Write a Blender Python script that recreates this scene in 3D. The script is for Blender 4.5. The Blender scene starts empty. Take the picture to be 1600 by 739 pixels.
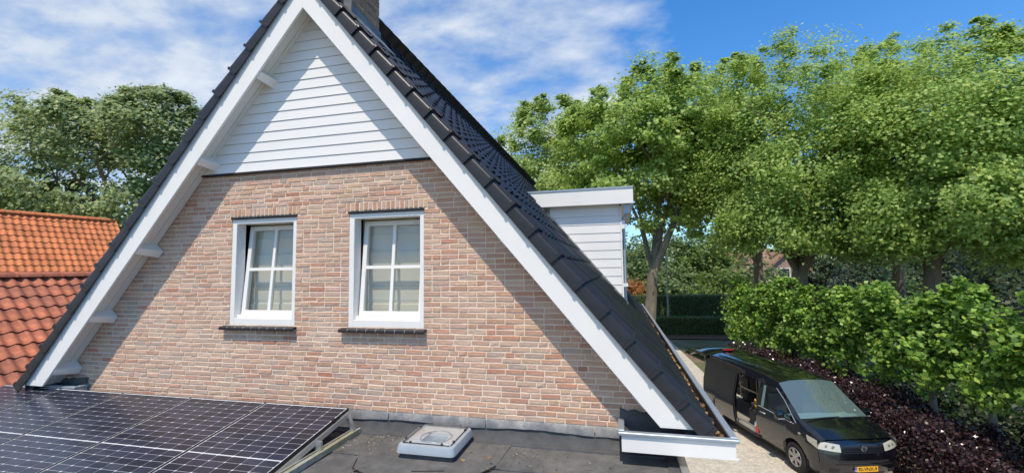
import bpy, bmesh, math, random
import numpy as np
from mathutils import Vector, Matrix
random.seed(7); rng = np.random.default_rng(7)
SC = bpy.context.scene; COL = SC.collection
# ------------------------------------------------------------ camera
F = Vector((-0.2345, 0.969, 0.0777)).normalized(); Rr = Vector((0.9716, 0.2363, -0.0145)); Uu = Rr.cross(F).normalized(); Rr = F.cross(Uu)
cam = bpy.data.cameras.new('camera'); cam.sensor_width = 36.0; cam.lens = 681.49 / 1600 * 36; cam.clip_start = .05; cam.clip_end = 3000
co = bpy.data.objects.new('camera', cam); COL.objects.link(co); SC.camera = co
M = Matrix((Rr, Uu, -F)).transposed().to_4x4(); M.translation = Vector((2.902, -4.836, 1.656)); co.matrix_world = M
# ------------------------------------------------------------ light
SUN_EL = math.radians(61); SUN_AZ = math.radians(182)      # azimuth clockwise from +Y: the sun stands behind the camera
W = bpy.data.worlds.new('World'); SC.world = W; W.use_nodes = True
nt = W.node_tree; nt.nodes.clear(); N = nt.nodes.new; L = nt.links.new
sky = N('ShaderNodeTexSky'); sky.sky_type = 'NISHITA'; sky.sun_disc = False; sky.sun_elevation = SUN_EL; sky.sun_rotation = SUN_AZ
sky.air_density = 1.0; sky.dust_density = 0.2; sky.ozone_density = 2.5
bg1 = N('ShaderNodeBackground'); bg1.inputs[1].default_value = 0.15
tint = N('ShaderNodeMix'); tint.data_type = 'RGBA'; tint.blend_type = 'MULTIPLY'; tint.inputs[0].default_value = 1; tint.inputs[7].default_value = (.33, .82, 1.2, 1)   # replaced below: deeper blue aloft, paler near the horizon
L(sky.outputs[0], tint.inputs[6]); L(tint.outputs[2], bg1.inputs[0])
bg2 = N('ShaderNodeBackground'); bg2.inputs[1].default_value = 1.0
tc = N('ShaderNodeTexCoord'); sep = N('ShaderNodeSeparateXYZ'); L(tc.outputs['Generated'], sep.inputs[0])
def mth(op, a, b=None, c=None):
    n = N('ShaderNodeMath'); n.operation = op
    for i, v in enumerate((a, b, c)):
        if v is None: continue
        if isinstance(v, (int, float)): n.inputs[i].default_value = v
        else: L(v, n.inputs[i])
    return n.outputs[0]
tr_ = N('ShaderNodeValToRGB'); L(sep.outputs[2], tr_.inputs[0]); tr_.color_ramp.elements[0].position = .02; tr_.color_ramp.elements[1].position = .50
tr_.color_ramp.elements[0].color = (.60, .82, 1.0, 1); tr_.color_ramp.elements[1].color = (.33, .80, 1.16, 1); L(tr_.outputs[0], tint.inputs[7])
zz = mth('MAXIMUM', sep.outputs[2], 0.0); zz = mth('ADD', zz, 0.22)
cx = mth('DIVIDE', sep.outputs[0], zz); cy = mth('DIVIDE', sep.outputs[1], zz)
comb = N('ShaderNodeCombineXYZ'); L(cx, comb.inputs[0]); L(cy, comb.inputs[1])
mp = N('ShaderNodeMapping'); mp.inputs['Rotation'].default_value = (0, 0, math.radians(-25)); mp.inputs['Scale'].default_value = (1.25, 1.75, 1); mp.inputs['Location'].default_value = (3.1, 1.2, 0)
L(comb.outputs[0], mp.inputs[0])
n1 = N('ShaderNodeTexNoise'); n1.inputs['Scale'].default_value = 2.7; n1.inputs['Detail'].default_value = 9; n1.inputs['Roughness'].default_value = .57; n1.inputs['Distortion'].default_value = .12; L(mp.outputs[0], n1.inputs[0])
n2 = N('ShaderNodeTexNoise'); n2.inputs['Scale'].default_value = .55; n2.inputs['Detail'].default_value = 3; L(comb.outputs[0], n2.inputs[0])
# a broad cloud bank to the west (-x), clearing towards the east
bank = mth('MULTIPLY', mth('SUBTRACT', cx, 0.02), -0.75); bank = mth('MINIMUM', mth('MAXIMUM', bank, -0.30), 0.085)
dens = mth('ADD', mth('ADD', mth('MULTIPLY', n1.outputs[0], .75), mth('MULTIPLY', n2.outputs[0], .35)), bank)
rmp = N('ShaderNodeValToRGB'); L(dens, rmp.inputs[0]); rmp.color_ramp.elements[0].position = .45; rmp.color_ramp.elements[1].position = .73
rmp.color_ramp.elements[0].color = (0, 0, 0, 1); rmp.color_ramp.elements[1].color = (.93, .93, .93, 1)
shade = N('ShaderNodeValToRGB'); L(n1.outputs[0], shade.inputs[0]); shade.color_ramp.elements[0].position = .35; shade.color_ramp.elements[1].position = .68
shade.color_ramp.elements[0].color = (.35, .425, .55, 1); shade.color_ramp.elements[1].color = (.62, .67, .73, 1)
L(shade.outputs[0], bg2.inputs[0])
mx = N('ShaderNodeMixShader'); L(rmp.outputs[0], mx.inputs[0]); L(bg1.outputs[0], mx.inputs[1]); L(bg2.outputs[0], mx.inputs[2])
wo = N('ShaderNodeOutputWorld'); L(mx.outputs[0], wo.inputs[0])
sun = bpy.data.lights.new('sun', 'SUN'); sun.energy = 3.2; sun.angle = math.radians(.5); sun.color = (1, .895, .75)
so = bpy.data.objects.new('sun', sun); COL.objects.link(so)
sd = Vector((math.sin(SUN_AZ) * math.cos(SUN_EL), math.cos(SUN_AZ) * math.cos(SUN_EL), math.sin(SUN_EL)))
so.rotation_euler = sd.to_track_quat('Z', 'Y').to_euler(); so.location = (0, -20, 40)
SC.view_settings.view_transform = 'Standard'; SC.view_settings.look = 'None'; SC.view_settings.gamma = 1; SC.view_settings.exposure = 0.40
SC.render.engine = 'CYCLES'

# ------------------------------------------------------------ helpers
def mat(name, col, rough=.6, metal=0., var=0., vscale=4., bump=0., bscale=60., spec=.5, coat=0., objvar=0., col2=None, stops=None, island=False, stretch=None, huevar=0.):
    m = bpy.data.materials.new(name); m.use_nodes = True; t = m.node_tree; b = t.nodes['Principled BSDF']; n = t.nodes.new; l = t.links.new
    b.inputs['Roughness'].default_value = rough; b.inputs['Metallic'].default_value = metal; b.inputs['Specular IOR Level'].default_value = spec
    if coat: b.inputs['Coat Weight'].default_value = coat; b.inputs['Coat Roughness'].default_value = .04
    cur = None
    rgb = n('ShaderNodeRGB'); rgb.outputs[0].default_value = (*col, 1); cur = rgb.outputs[0]
    tcn = n('ShaderNodeTexCoord'); vec = tcn.outputs['Object']
    if stretch:
        mpn = n('ShaderNodeMapping'); mpn.inputs['Scale'].default_value = stretch; l(vec, mpn.inputs[0]); vec = mpn.outputs[0]
    rnd = None
    if stops or objvar or huevar:
        if island: g = n('ShaderNodeNewGeometry'); rnd = g.outputs['Random Per Island']
        else: g = n('ShaderNodeObjectInfo'); rnd = g.outputs['Random']
    if stops:
        r = n('ShaderNodeValToRGB'); r.color_ramp.interpolation = 'CONSTANT'; e = r.color_ramp.elements
        while len(e) < len(stops): e.new(.5)
        acc = 0; tot = sum(s[0] for s in stops)
        for i, s in enumerate(stops): e[i].position = acc / tot; e[i].color = (*s[1], 1); acc += s[0]
        l(rnd, r.inputs[0]); cur = r.outputs[0]
    if col2:
        nz = n('ShaderNodeTexNoise'); nz.inputs['Scale'].default_value = vscale * .35; nz.inputs['Detail'].default_value = 6; nz.inputs['Roughness'].default_value = .65; l(vec, nz.inputs[0])
        rr = n('ShaderNodeValToRGB'); rr.color_ramp.elements[0].position = .42; rr.color_ramp.elements[1].position = .62; l(nz.outputs[0], rr.inputs[0])
        mxx = n('ShaderNodeMix'); mxx.data_type = 'RGBA'; l(rr.outputs[0], mxx.inputs[0]); l(cur, mxx.inputs[6]); mxx.inputs[7].default_value = (*col2, 1); cur = mxx.outputs[2]
    if var or objvar:
        hs = n('ShaderNodeHueSaturation'); l(cur, hs.inputs['Color']); val = None
        if var:
            nz = n('ShaderNodeTexNoise'); nz.inputs['Scale'].default_value = vscale; nz.inputs['Detail'].default_value = 7; nz.inputs['Roughness'].default_value = .7; l(vec, nz.inputs[0])
            mr = n('ShaderNodeMapRange'); mr.inputs[1].default_value = .3; mr.inputs[2].default_value = .7; mr.inputs[3].default_value = 1 - var; mr.inputs[4].default_value = 1 + var; l(nz.outputs[0], mr.inputs[0]); val = mr.outputs[0]
        if objvar:
            wn = n('ShaderNodeTexWhiteNoise'); wn.noise_dimensions = '1D'; l(rnd, wn.inputs['W'])
            mr2 = n('ShaderNodeMapRange'); mr2.inputs[3].default_value = 1 - objvar; mr2.inputs[4].default_value = 1 + objvar; l(wn.outputs[0], mr2.inputs[0])
            if val is None: val = mr2.outputs[0]
            else:
                mm = n('ShaderNodeMath'); mm.operation = 'MULTIPLY'; l(val, mm.inputs[0]); l(mr2.outputs[0], mm.inputs[1]); val = mm.outputs[0]
        l(val, hs.inputs['Value']); cur = hs.outputs[0]
    l(cur, b.inputs['Base Color'])
    if bump:
        nz = n('ShaderNodeTexNoise'); nz.inputs['Scale'].default_value = bscale; nz.inputs['Detail'].default_value = 5; l(vec, nz.inputs[0])
        bp = n('ShaderNodeBump'); bp.inputs['Strength'].default_value = bump; bp.inputs['Distance'].default_value = .01; l(nz.outputs[0], bp.inputs['Height']); l(bp.outputs[0], b.inputs['Normal'])
    return m
def leafmat(name, c1, c2, trans=.35, rough=.5):
    m = bpy.data.materials.new(name); m.use_nodes = True; t = m.node_tree; n = t.nodes.new; l = t.links.new
    b = t.nodes['Principled BSDF']; out = t.nodes['Material Output']
    g = n('ShaderNodeNewGeometry'); r = n('ShaderNodeValToRGB'); l(g.outputs['Random Per Island'], r.inputs[0])
    e = r.color_ramp.elements; e[0].color = (*[c * .72 for c in c1], 1); e[1].color = (c2[0] * 1.25, c2[1] * 1.02, c2[2], 1)
    for p_, k_ in ((.18, 0), (.55, .45), (.90, 1)):
        q_ = e.new(p_); q_.color = (*[c1[i] + (c2[i] - c1[i]) * k_ for i in range(3)], 1)
    l(r.outputs[0], b.inputs['Base Color']); b.inputs['Roughness'].default_value = rough; b.inputs['Specular IOR Level'].default_value = .55
    tr = n('ShaderNodeBsdfTranslucent'); hs = n('ShaderNodeHueSaturation'); hs.inputs['Hue'].default_value = .48; hs.inputs['Value'].default_value = 1.5; l(r.outputs[0], hs.inputs['Color']); l(hs.outputs[0], tr.inputs[0])
    mxs = n('ShaderNodeMixShader'); mxs.inputs[0].default_value = trans; l(b.outputs[0], mxs.inputs[1]); l(tr.outputs[0], mxs.inputs[2]); l(mxs.outputs[0], out.inputs[0])
    return m
def glassmat(name, tintc=(.9, .95, .95), alpha=.75, rough=.02, refl=.06, sheen=None, sheen_amt=0):
    m = bpy.data.materials.new(name); m.use_nodes = True; t = m.node_tree; n = t.nodes.new; l = t.links.new
    out = t.nodes['Material Output']; t.nodes.remove(t.nodes['Principled BSDF'])
    tr = n('ShaderNodeBsdfTransparent'); tr.inputs[0].default_value = (*[c * alpha for c in tintc], 1)
    gl = n('ShaderNodeBsdfGlossy'); gl.inputs['Roughness'].default_value = rough
    fr = n('ShaderNodeLayerWeight'); fr.inputs[0].default_value = .5
    pw = n('ShaderNodeMath'); pw.operation = 'POWER'; pw.inputs[1].default_value = 4.0; l(fr.outputs['Facing'], pw.inputs[0])
    ad = n('ShaderNodeMath'); ad.operation = 'MULTIPLY_ADD'; ad.inputs[1].default_value = .9; ad.inputs[2].default_value = refl; l(pw.outputs[0], ad.inputs[0])
    mxs = n('ShaderNodeMixShader'); l(ad.outputs[0], mxs.inputs[0]); l(tr.outputs[0], mxs.inputs[1]); l(gl.outputs[0], mxs.inputs[2]); l(mxs.outputs[0], out.inputs[0])
    if sheen:           # diffuse colour that paints a pale reflection into the glass
        df = n('ShaderNodeBsdfDiffuse'); df.inputs[0].default_value = (*sheen, 1); m3 = n('ShaderNodeMixShader'); m3.inputs[0].default_value = sheen_amt; l(tr.outputs[0], m3.inputs[1]); l(df.outputs[0], m3.inputs[2]); l(m3.outputs[0], mxs.inputs[1])
    return m
def link(o, parent=None):
    COL.objects.link(o)
    if parent is not None: o.parent = parent
    return o
class MB:
    def __init__(s): s.v = []; s.f = []
    def add(s, vs, fs):
        b = len(s.v); s.v += [tuple(v) for v in vs]; s.f += [tuple(i + b for i in f) for f in fs]; return s
    def box(s, x0, x1, y0, y1, z0, z1, m=None):
        vs = [Vector((x, y, z)) for z in (z0, z1) for y in (y0, y1) for x in (x0, x1)]
        if m is not None: vs = [m @ v for v in vs]
        return s.add(vs, [(0, 2, 3, 1), (4, 5, 7, 6), (0, 1, 5, 4), (2, 6, 7, 3), (0, 4, 6, 2), (1, 3, 7, 5)])
    def prism(s, pts, d):           # polygon extruded by vector d
        n = len(pts); a = [Vector(p) for p in pts]; b = [p + Vector(d) for p in a]
        return s.add(a + b, [tuple(range(n))[::-1], tuple(range(n, 2 * n))] + [(i, (i + 1) % n, n + (i + 1) % n, n + i) for i in range(n)])
    def tube(s, pts, rads, k=8, cap=True):
        base = len(s.v); P = [Vector(p) for p in pts]
        if isinstance(rads, (int, float)): rads = [rads] * len(P)
        up = None
        for i, p in enumerate(P):
            d = (P[min(i + 1, len(P) - 1)] - P[max(i - 1, 0)]).normalized()
            if up is None: up = d.orthogonal().normalized()
            else: up = (up - d * up.dot(d)).normalized()
            w = d.cross(up)
            for j in range(k):
                a = 2 * math.pi * j / k; s.v.append(tuple(p + (up * math.cos(a) + w * math.sin(a)) * rads[i]))
        for i in range(len(P) - 1):
            for j in range(k):
                a = base + i * k + j; b = base + i * k + (j + 1) % k; s.f.append((a, b, b + k, a + k))
        if cap:
            s.f.append(tuple(base + j for j in range(k))[::-1]); e = base + (len(P) - 1) * k; s.f.append(tuple(e + j for j in range(k)))
        return s
    def cyl(s, c, r, ax, k=20):
        c = Vector(c); ax = Vector(ax); return s.tube([c, c + ax], r, k)
    def mesh(s, name, m=None, smooth=False):
        me = bpy.data.meshes.new(name); me.from_pydata(s.v, [], s.f); me.validate()
        bm = bmesh.new(); bm.from_mesh(me); bmesh.ops.recalc_face_normals(bm, faces=bm.faces); bm.to_mesh(me); bm.free()
        if m is not None: me.materials.append(m)
        if smooth:
            me.polygons.foreach_set('use_smooth', [True] * len(me.polygons)); me.set_sharp_from_angle(angle=math.radians(38))
        return me
    def build(s, name, m, parent=None, smooth=False, bevel=0., seg=1):
        o = bpy.data.objects.new(name, s.mesh(name, m, smooth)); link(o, parent)
        if bevel:
            bv = o.modifiers.new('bevel', 'BEVEL'); bv.width = bevel; bv.segments = seg; bv.limit_method = 'ANGLE'
        return o
def tag(o, label=None, cat=None, group=None, kind=None):
    if label: o['label'] = label
    if cat: o['category'] = cat
    if group: o['group'] = group
    if kind: o['kind'] = kind
    return o
def thing(name, label, cat, loc=(0, 0, 0), group=None, rz=0):
    o = bpy.data.objects.new(name, None); o.empty_display_size = .2; o.location = loc; o.rotation_euler = (0, 0, rz); link(o); return tag(o, label, cat, group)
def part(name, me, parent, m=None):
    o = bpy.data.objects.new(name, me); link(o, parent)
    if m is not None: o.matrix_local = m
    return o
def frame_mat(o, x, y, z):      # matrix with given axes
    m = Matrix((x, y, z)).transposed().to_4x4(); m.translation = Vector(o); return m
def quads_mesh(name, V, m, tri=False):      # V: (n,4,3) array -> mesh of separate quads
    n = len(V); me = bpy.data.meshes.new(name); k = V.shape[1]
    me.vertices.add(n * k); me.vertices.foreach_set('co', V.reshape(-1).astype(np.float32))
    me.loops.add(n * k); me.loops.foreach_set('vertex_index', np.arange(n * k, dtype=np.int32))
    me.polygons.add(n); me.polygons.foreach_set('loop_start', np.arange(0, n * k, k, dtype=np.int32)); me.polygons.foreach_set('loop_total', np.full(n, k, dtype=np.int32))
    me.update(calc_edges=True); me.materials.append(m); return me

# ------------------------------------------------------------ materials
WHITE = mat('white_paint', (.84, .81, .76), .38, var=.035, vscale=1.6, bump=.05, bscale=14)
SIDING = mat('white_siding', (.80, .78, .745), .45, var=.03, vscale=2, bump=.10, bscale=30, stretch=(.15, 1, 3), objvar=.015)
SOFFIT = mat('soffit_white', (.80, .77, .72), .55, var=.05, vscale=3, bump=.08, bscale=20)
BST = [(6, (.53, .30, .195)), (7, (.56, .345, .235)), (6, (.585, .385, .27)), (4, (.60, .415, .30)), (3, (.53, .26, .165)), (4, (.50, .285, .20)), (1.2, (.45, .335, .265)), (1.8, (.49, .35, .27)), (.8, (.48, .205, .13)), (3.5, (.58, .375, .24)), (3.5, (.56, .36, .275))]
BRICK = mat('brick', (.4, .25, .18), .9, stops=BST, var=.17, vscale=22, bump=.7, bscale=38, objvar=.08)
BRICKI = mat('brick_joined', (.4, .25, .18), .9, stops=BST, var=.17, vscale=22, bump=.9, bscale=38, objvar=.10, island=True)
MORTAR = mat('mortar', (.79, .66, .52), .95, var=.08, vscale=12, bump=.7, bscale=90)
TILE = mat('black_glazed_tile', (.019, .018, .021), .40, var=.25, vscale=9, spec=.42, objvar=.16, bump=.10, bscale=40)
TILEI = mat('black_glazed_tile_joined', (.019, .018, .021), .40, var=.25, vscale=9, spec=.42, objvar=.16, island=True, bump=.10, bscale=40)
DECK = mat('roof_deck', (.03, .03, .032), .9)
LEAD = mat('lead', (.15, .155, .165), .55, metal=.25, var=.25, vscale=9, bump=.5, bscale=22, col2=(.24, .235, .225))
ZINC = mat('zinc', (.37, .42, .47), .45, metal=.45, var=.10, vscale=6, bump=.1, bscale=20)
FELT = mat('bitumen', (.115, .114, .110), .92, var=.34, vscale=5, bump=.8, bscale=210, col2=(.165, .158, .146))
FELTD = mat('bitumen_dark', (.088, .088, .09), .85, var=.3, vscale=7, bump=.6, bscale=160)
ALU = mat('aluminium', (.60, .61, .61), .38, metal=.75, var=.08, vscale=6)
PFRAME = mat('panel_frame_black', (.018, .018, .02), .35, metal=.4)
BACKS = mat('panel_backsheet', (.66, .67, .69), .2, spec=.5)
CELL = mat('solar_cell', (.023, .025, .044), .25, spec=.35, coat=.16, objvar=.35, var=.10, vscale=14)
BLACKPL = mat('black_plastic', (.016, .016, .018), .5)
BLIND = mat('blind_fabric', (.74, .65, .50), .9, var=.05, vscale=6, bump=.2, bscale=120)
GLASS = glassmat('window_glass', (.95, .97, .96), .985, .02, .08)
DARK = mat('dark_void', (.02, .02, .022), .9)
ORANGE = mat('orange_pantile', (.66, .20, .066), .75, var=.22, vscale=7, bump=.3, bscale=60, objvar=.20)
ORANGEW = mat('weathered_pantile', (.52, .165, .08), .8, var=.25, vscale=6, bump=.4, bscale=45, objvar=.18, col2=(.26, .085, .055))
def bloom(m, col, amt, spots=()):          # lime bloom and weathering that drifts over several bricks
    t = m.node_tree; b = t.nodes['Principled BSDF']; n = t.nodes.new; l = t.links.new; src = b.inputs['Base Color'].links[0].from_socket
    g = n('ShaderNodeNewGeometry'); nz = n('ShaderNodeTexNoise'); nz.inputs['Scale'].default_value = 1.1; nz.inputs['Detail'].default_value = 5; nz.inputs['Roughness'].default_value = .7; l(g.outputs['Position'], nz.inputs[0])
    mr = n('ShaderNodeMapRange'); mr.inputs[1].default_value = .38; mr.inputs[2].default_value = .72; mr.inputs[3].default_value = 0; mr.inputs[4].default_value = amt; l(nz.outputs[0], mr.inputs[0]); fac = mr.outputs[0]
    for c, r, a in spots:
        d = n('ShaderNodeVectorMath'); d.operation = 'DISTANCE'; d.inputs[1].default_value = c; l(g.outputs['Position'], d.inputs[0])
        m2 = n('ShaderNodeMapRange'); m2.inputs[1].default_value = 0; m2.inputs[2].default_value = r; m2.inputs[3].default_value = a; m2.inputs[4].default_value = 0; l(d.outputs['Value'], m2.inputs[0])
        ad = n('ShaderNodeMath'); ad.operation = 'ADD'; ad.use_clamp = True; l(fac, ad.inputs[0]); l(m2.outputs[0], ad.inputs[1]); fac = ad.outputs[0]
    mm = n('ShaderNodeMix'); mm.data_type = 'RGBA'; l(fac, mm.inputs[0]); l(src, mm.inputs[6]); mm.inputs[7].default_value = (*col, 1); l(mm.outputs[2], b.inputs['Base Color'])
for m_ in (BRICK, BRICKI): bloom(m_, (.63, .47, .36), .26, [((-.66, 0, .88), .30, .75), ((-.75, 0, 1.02), .22, .5), ((-2.9, 0, .55), 1.5, .35)])
bloom(WHITE, (.66, .65, .60), .10); bloom(ORANGE, (.60, .36, .12), .16); bloom(ORANGEW, (.20, .10, .07), .55)
CHIMB = mat('chimney_brick', (.20, .13, .10), .9, var=.25, vscale=20, bump=.8, bscale=40, stops=[(3, (.30, .195, .14)), (2, (.36, .25, .17)), (2, (.22, .16, .125)), (1, (.36, .19, .12))], objvar=.1)
GRAVEL = mat('driveway_gravel', (.56, .505, .42), .95, var=.30, vscale=11, bump=1.0, bscale=70, col2=(.47, .43, .355))
EARTH = mat('earth', (.20, .155, .105), .95, var=.3, vscale=1.4, bump=.8, bscale=8, col2=(.10, .13, .05))
SAND = mat('sand_path', (.50, .42, .34), .95, var=.12, vscale=2.5, bump=.5, bscale=30)
BARK = mat('plane_bark', (.155, .125, .095), .9, var=.35, vscale=3.0, bump=.9, bscale=14, col2=(.26, .225, .16), stretch=(1, 1, .4))
BARKG = mat('grey_bark', (.20, .19, .165), .9, var=.3, vscale=8, bump=.7, bscale=30)
LEAF_P = leafmat('plane_leaf', (.19, .31, .06), (.42, .57, .14), .47)
LEAF_P2 = leafmat('plane_leaf_light', (.205, .315, .08), (.44, .57, .18), .47)
LEAF_L = leafmat('linden_leaf', (.06, .16, .016), (.36, .56, .10), .42)
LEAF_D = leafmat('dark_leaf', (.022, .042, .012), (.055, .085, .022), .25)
LEAF_W = leafmat('wood_leaf', (.075, .135, .035), (.20, .28, .075), .35)
LEAF_B = leafmat('bright_leaf', (.075, .14, .015), (.16, .24, .03), .38)
LEAF_G = leafmat('left_tree_leaf', (.17, .25, .09), (.37, .45, .18), .42)
LEAF_PU = leafmat('purple_leaf', (.022, .010, .012), (.075, .038, .038), .15, .25)
LEAF_O = leafmat('orange_leaf', (.30, .12, .02), (.42, .19, .035), .3)
LEAF_H = leafmat('hedge_leaf', (.07, .115, .03), (.15, .21, .055), .3)
DEAD = leafmat('dead_leaf', (.20, .115, .045), (.46, .31, .15), .1, .8)
VANP = mat('black_van_paint', (.004, .004, .007), .2, coat=1.0, spec=.5, var=.2, vscale=3)
VANROOF = VANP
WSCREEN = glassmat('windscreen_glass', (.70, .92, .90), .86, .03, .16, (.40, .56, .55), .22)  # the pale teal is a painted sky reflection
VGLASS = glassmat('van_glass', (.74, .92, .90), .84)
VDARK = mat('van_interior', (.03, .031, .034), .7)
TYRE = mat('tyre', (.018, .018, .018), .85)
ALLOY = mat('alloy', (.42, .41, .40), .4, metal=.7)
LAMP = mat('headlamp', (.50, .48, .39), .12, coat=1, spec=.8, var=.1, vscale=18)
LAMPIN = mat('lamp_inner', (.36, .36, .33), .2, metal=.5)
CHROME = mat('chrome', (.7, .71, .72), .15, metal=1)
RED = mat('red_lens', (.5, .03, .025), .3, coat=.5)
YEL = mat('plate_yellow', (.85, .42, .02), .45)
BLUE = mat('plate_blue', (.02, .07, .45), .45)
INK = mat('plate_ink', (.01, .01, .01), .5)
TOOLY = mat('tool_yellow', (.75, .42, .05), .5)
BAGW = mat('bag_white', (.75, .77, .80), .5)

# ------------------------------------------------------------ geometry constants
XA = -.8757; SL = 1.1833; AL = math.atan(SL); CA, SA = math.cos(AL), math.sin(AL)
GZ = -3.1; RZ = -.22; YB = 15.5
def rz(x, c=5.55): return c - SL * abs(x - XA)

# ------------------------------------------------------------ setting
def sheet(name, x0, x1, y0, y1, z, m, n=1):
    mb = MB(); mb.add([(x0, y0, z), (x1, y0, z), (x1, y1, z), (x0, y1, z)], [(0, 1, 2, 3)]); return tag(mb.build(name, m), kind='structure')
sheet('ground', -900, 900, -300, 1200, GZ - .06, EARTH)
mb = MB(); mb.add([(3.0, -30, GZ), (9.0, -30, GZ), (9.3, 5.5, GZ), (6.6, 15.5, GZ), (6.0, 27.6, GZ), (-6, 27.6, GZ), (3.0, 20, GZ)], [(0, 1, 2, 3, 4, 5, 6)]); tag(mb.build('driveway', GRAVEL), kind='structure')
mb = MB(); mb.add([(14.0, -10, GZ + .004), (16.0, -10, GZ + .004), (13.0, 14, GZ + .004), (10.6, 23, GZ + .004), (9.2, 22, GZ + .004)], [(0, 1, 2, 3, 4)]); tag(mb.build('path', SAND), kind='structure')

# ------------------------------------------------------------ the brick house
H = thing('brick_house', 'brick gable house with white bargeboards, black glazed roof tiles and two white windows', 'house', (XA, 0, GZ))
HO = Vector((XA, 0, GZ))
def hp(mb, name, m, **k):                # part of the house given in world coordinates
    o = mb.build(name, m, H, **k); o.location = -HO; return o
def hpart(name, me, m=None, par=None):
    o = part(name, me, par or H); o.matrix_local = Matrix.Translation(-HO) @ (m or Matrix()) if par is None else (m or Matrix()); return o
WINS = [(-2.1743, -1.1586), (-.378, .6377)]; WZ0, WZ1 = .99, 2.43
# wall core: mortar face, slightly behind the bricks
mb = MB()
xs = sorted([-5.2, XA - .02, XA + .02, 3.45] + [w for ww in WINS for w in ww])
def topz(x): return rz(x, 5.38)
YM = .0065
for a, b in zip(xs[:-1], xs[1:]):
    iswin = any(abs(a - w0) < 1e-6 for w0, w1 in WINS)
    zs = [(GZ, WZ0, GZ, WZ0), (WZ1, None, WZ1, None)] if iswin else [(GZ, None, GZ, None)]
    for z0, z1, _, _ in zs:
        ta = topz(a) if z1 is None else z1; tb = topz(b) if z1 is None else z1
        mb.prism([(a, YM, z0), (b, YM, z0), (b, YM, tb), (a, YM, ta)], (0, .3, 0))
hp(mb, 'wall', MORTAR)
mb = MB(); mb.box(3.15, 3.45, .32, YB, GZ, .0); mb.box(-5.2, -4.9, .32, YB, GZ, .0)
mb.prism([(-5.2, YB, GZ), (3.45, YB, GZ), (3.45, YB, .2), (XA, YB, 5.2), (-5.2, YB, .2)], (0, -.3, 0)); hp(mb, 'side_wall', MORTAR)
# bricks
def brick_mesh(seed, m, L=1, Hh=1):
    r = random.Random(seed); b = .004; l, h, d = L / 2, Hh / 2, .045; j = lambda s=.0022: r.uniform(-s, s)
    vs = [(-l + b, j(.003), -h + b), (l - b, j(.003), -h + b), (l - b, j(.003), h - b), (-l + b, j(.003), h - b)]
    vs += [(-l + j(), .004, -h + j()), (l + j(), .004, -h + j()), (l + j(), .004, h + j()), (-l + j(), .004, h + j())]
    vs += [(-l, d, -h), (l, d, -h), (l, d, h), (-l, d, h)]
    return vs, [(0, 1, 2, 3)] + [(i, (i + 1) % 4, 4 + (i + 1) % 4, 4 + i)[::-1] for i in range(4)] + [(4 + i, 4 + (i + 1) % 4, 8 + (i + 1) % 4, 8 + i)[::-1] for i in range(4)]
blist = []       # x centre, z centre, length, height
CZ = .062
def blocked(x, z0, z1):
    for w0, w1 in WINS:
        if w0 - .001 < x < w1 + .001 and z1 > WZ0 + .004 and z0 < WZ1 - .01: return True
        if w0 - .06 < x < w1 + .06 and z1 > WZ1 - .004 and z0 < WZ1 + .112: return True
    return False
for k in range(49):
    z0 = k * CZ + .006; z1 = z0 + .048
    xr = XA + (5.36 - z1) / SL; xl = 2 * XA - xr
    xr = min(xr, 3.4); xl = max(xl, -5.1)
    # breakpoints of this course
    cuts = [(xl, xr)]
    for w0, w1 in WINS:
        e = None
        if z1 > WZ0 + .004 and z0 < WZ1 - .004: e = (w0, w1)
        if z1 > WZ1 - .004 and z0 < WZ1 + .108: e = (w0 - .05, w1 + .05)
        if e:
            nc = []
            for a, b in cuts:
                if e[0] > a and e[1] < b: nc += [(a, e[0]), (e[1], b)]
                else: nc.append((a, b))
            cuts = nc
    for a, b in cuts:
        x = a - (random.uniform(0, .2) if a == xl else 0); first = True; run = 0
        while x < b - .03:
            ln = .21 if (random.random() < .74 and not (first and k % 2 and a != xl)) else .10
            first = False
            x1 = x + ln
            if b - x1 < .05: x1 = b if b < xr else x1
            if x1 > b: x1 = b
            x0 = max(x, a)
            if x1 - x0 > .03: blist.append(((x0 + x1) / 2, (z0 + z1) / 2, x1 - x0 - (.004 if x1 == b else 0), .048))
            x = x1 + .0125
for w0, w1 in WINS:                       # rowlock lintels
    n = 18; step = (w1 - w0 + .10) / n
    for i in range(n): blist.append((w0 - .05 + (i + .5) * step, WZ1 + .056, step - .014, .100))
CP = Vector((2.902, -4.836, 1.656))
def vis_size(b):
    p = Vector((b[0], 0, b[1])); d = p - CP; q = CP + d * ((4.836 - .32) / 4.836)
    zi = 5.01 - SL * abs(q.x - XA)
    if q.z > zi or q.x > 3.0: return 0
    dep = d.dot(F); u = d.dot(Rr) / dep; v = d.dot(Uu) / dep
    if abs(u) > 1.17 or abs(v) > .54: return 0
    return b[2] * b[3] / dep ** 2 * (.97 + u * .235) if b[2] > .06 else 0
order = sorted(range(len(blist)), key=lambda i: -vis_size(blist[i])); indiv = set(order[:296])
protos = {}
stuff = MB()
for i, (x, z, ln, h) in enumerate(blist):
    y = random.uniform(-.0025, .0025)
    if i in indiv:
        key = (random.randrange(4), round(ln, 2), round(h, 3))
        if key not in protos:
            t = MB(); t.add(*brick_mesh(hash(key) & 999, BRICK, key[1], key[2])); protos[key] = t.mesh('brick', BRICK)
        o = hpart('brick', protos[key], Matrix.Translation((x, y, z)) @ Matrix.Rotation(random.uniform(-.006, .006), 4, 'Y') @ Matrix.Diagonal((ln / key[1], 1, 1, 1)))
    else:
        vs, fs = brick_mesh(i, BRICK, ln, h); stuff.add([(a + x, b + y, c + z) for a, b, c in vs], fs)
o = hp(stuff, 'brick_wall_face', BRICKI); o['kind'] = 'stuff'
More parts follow.
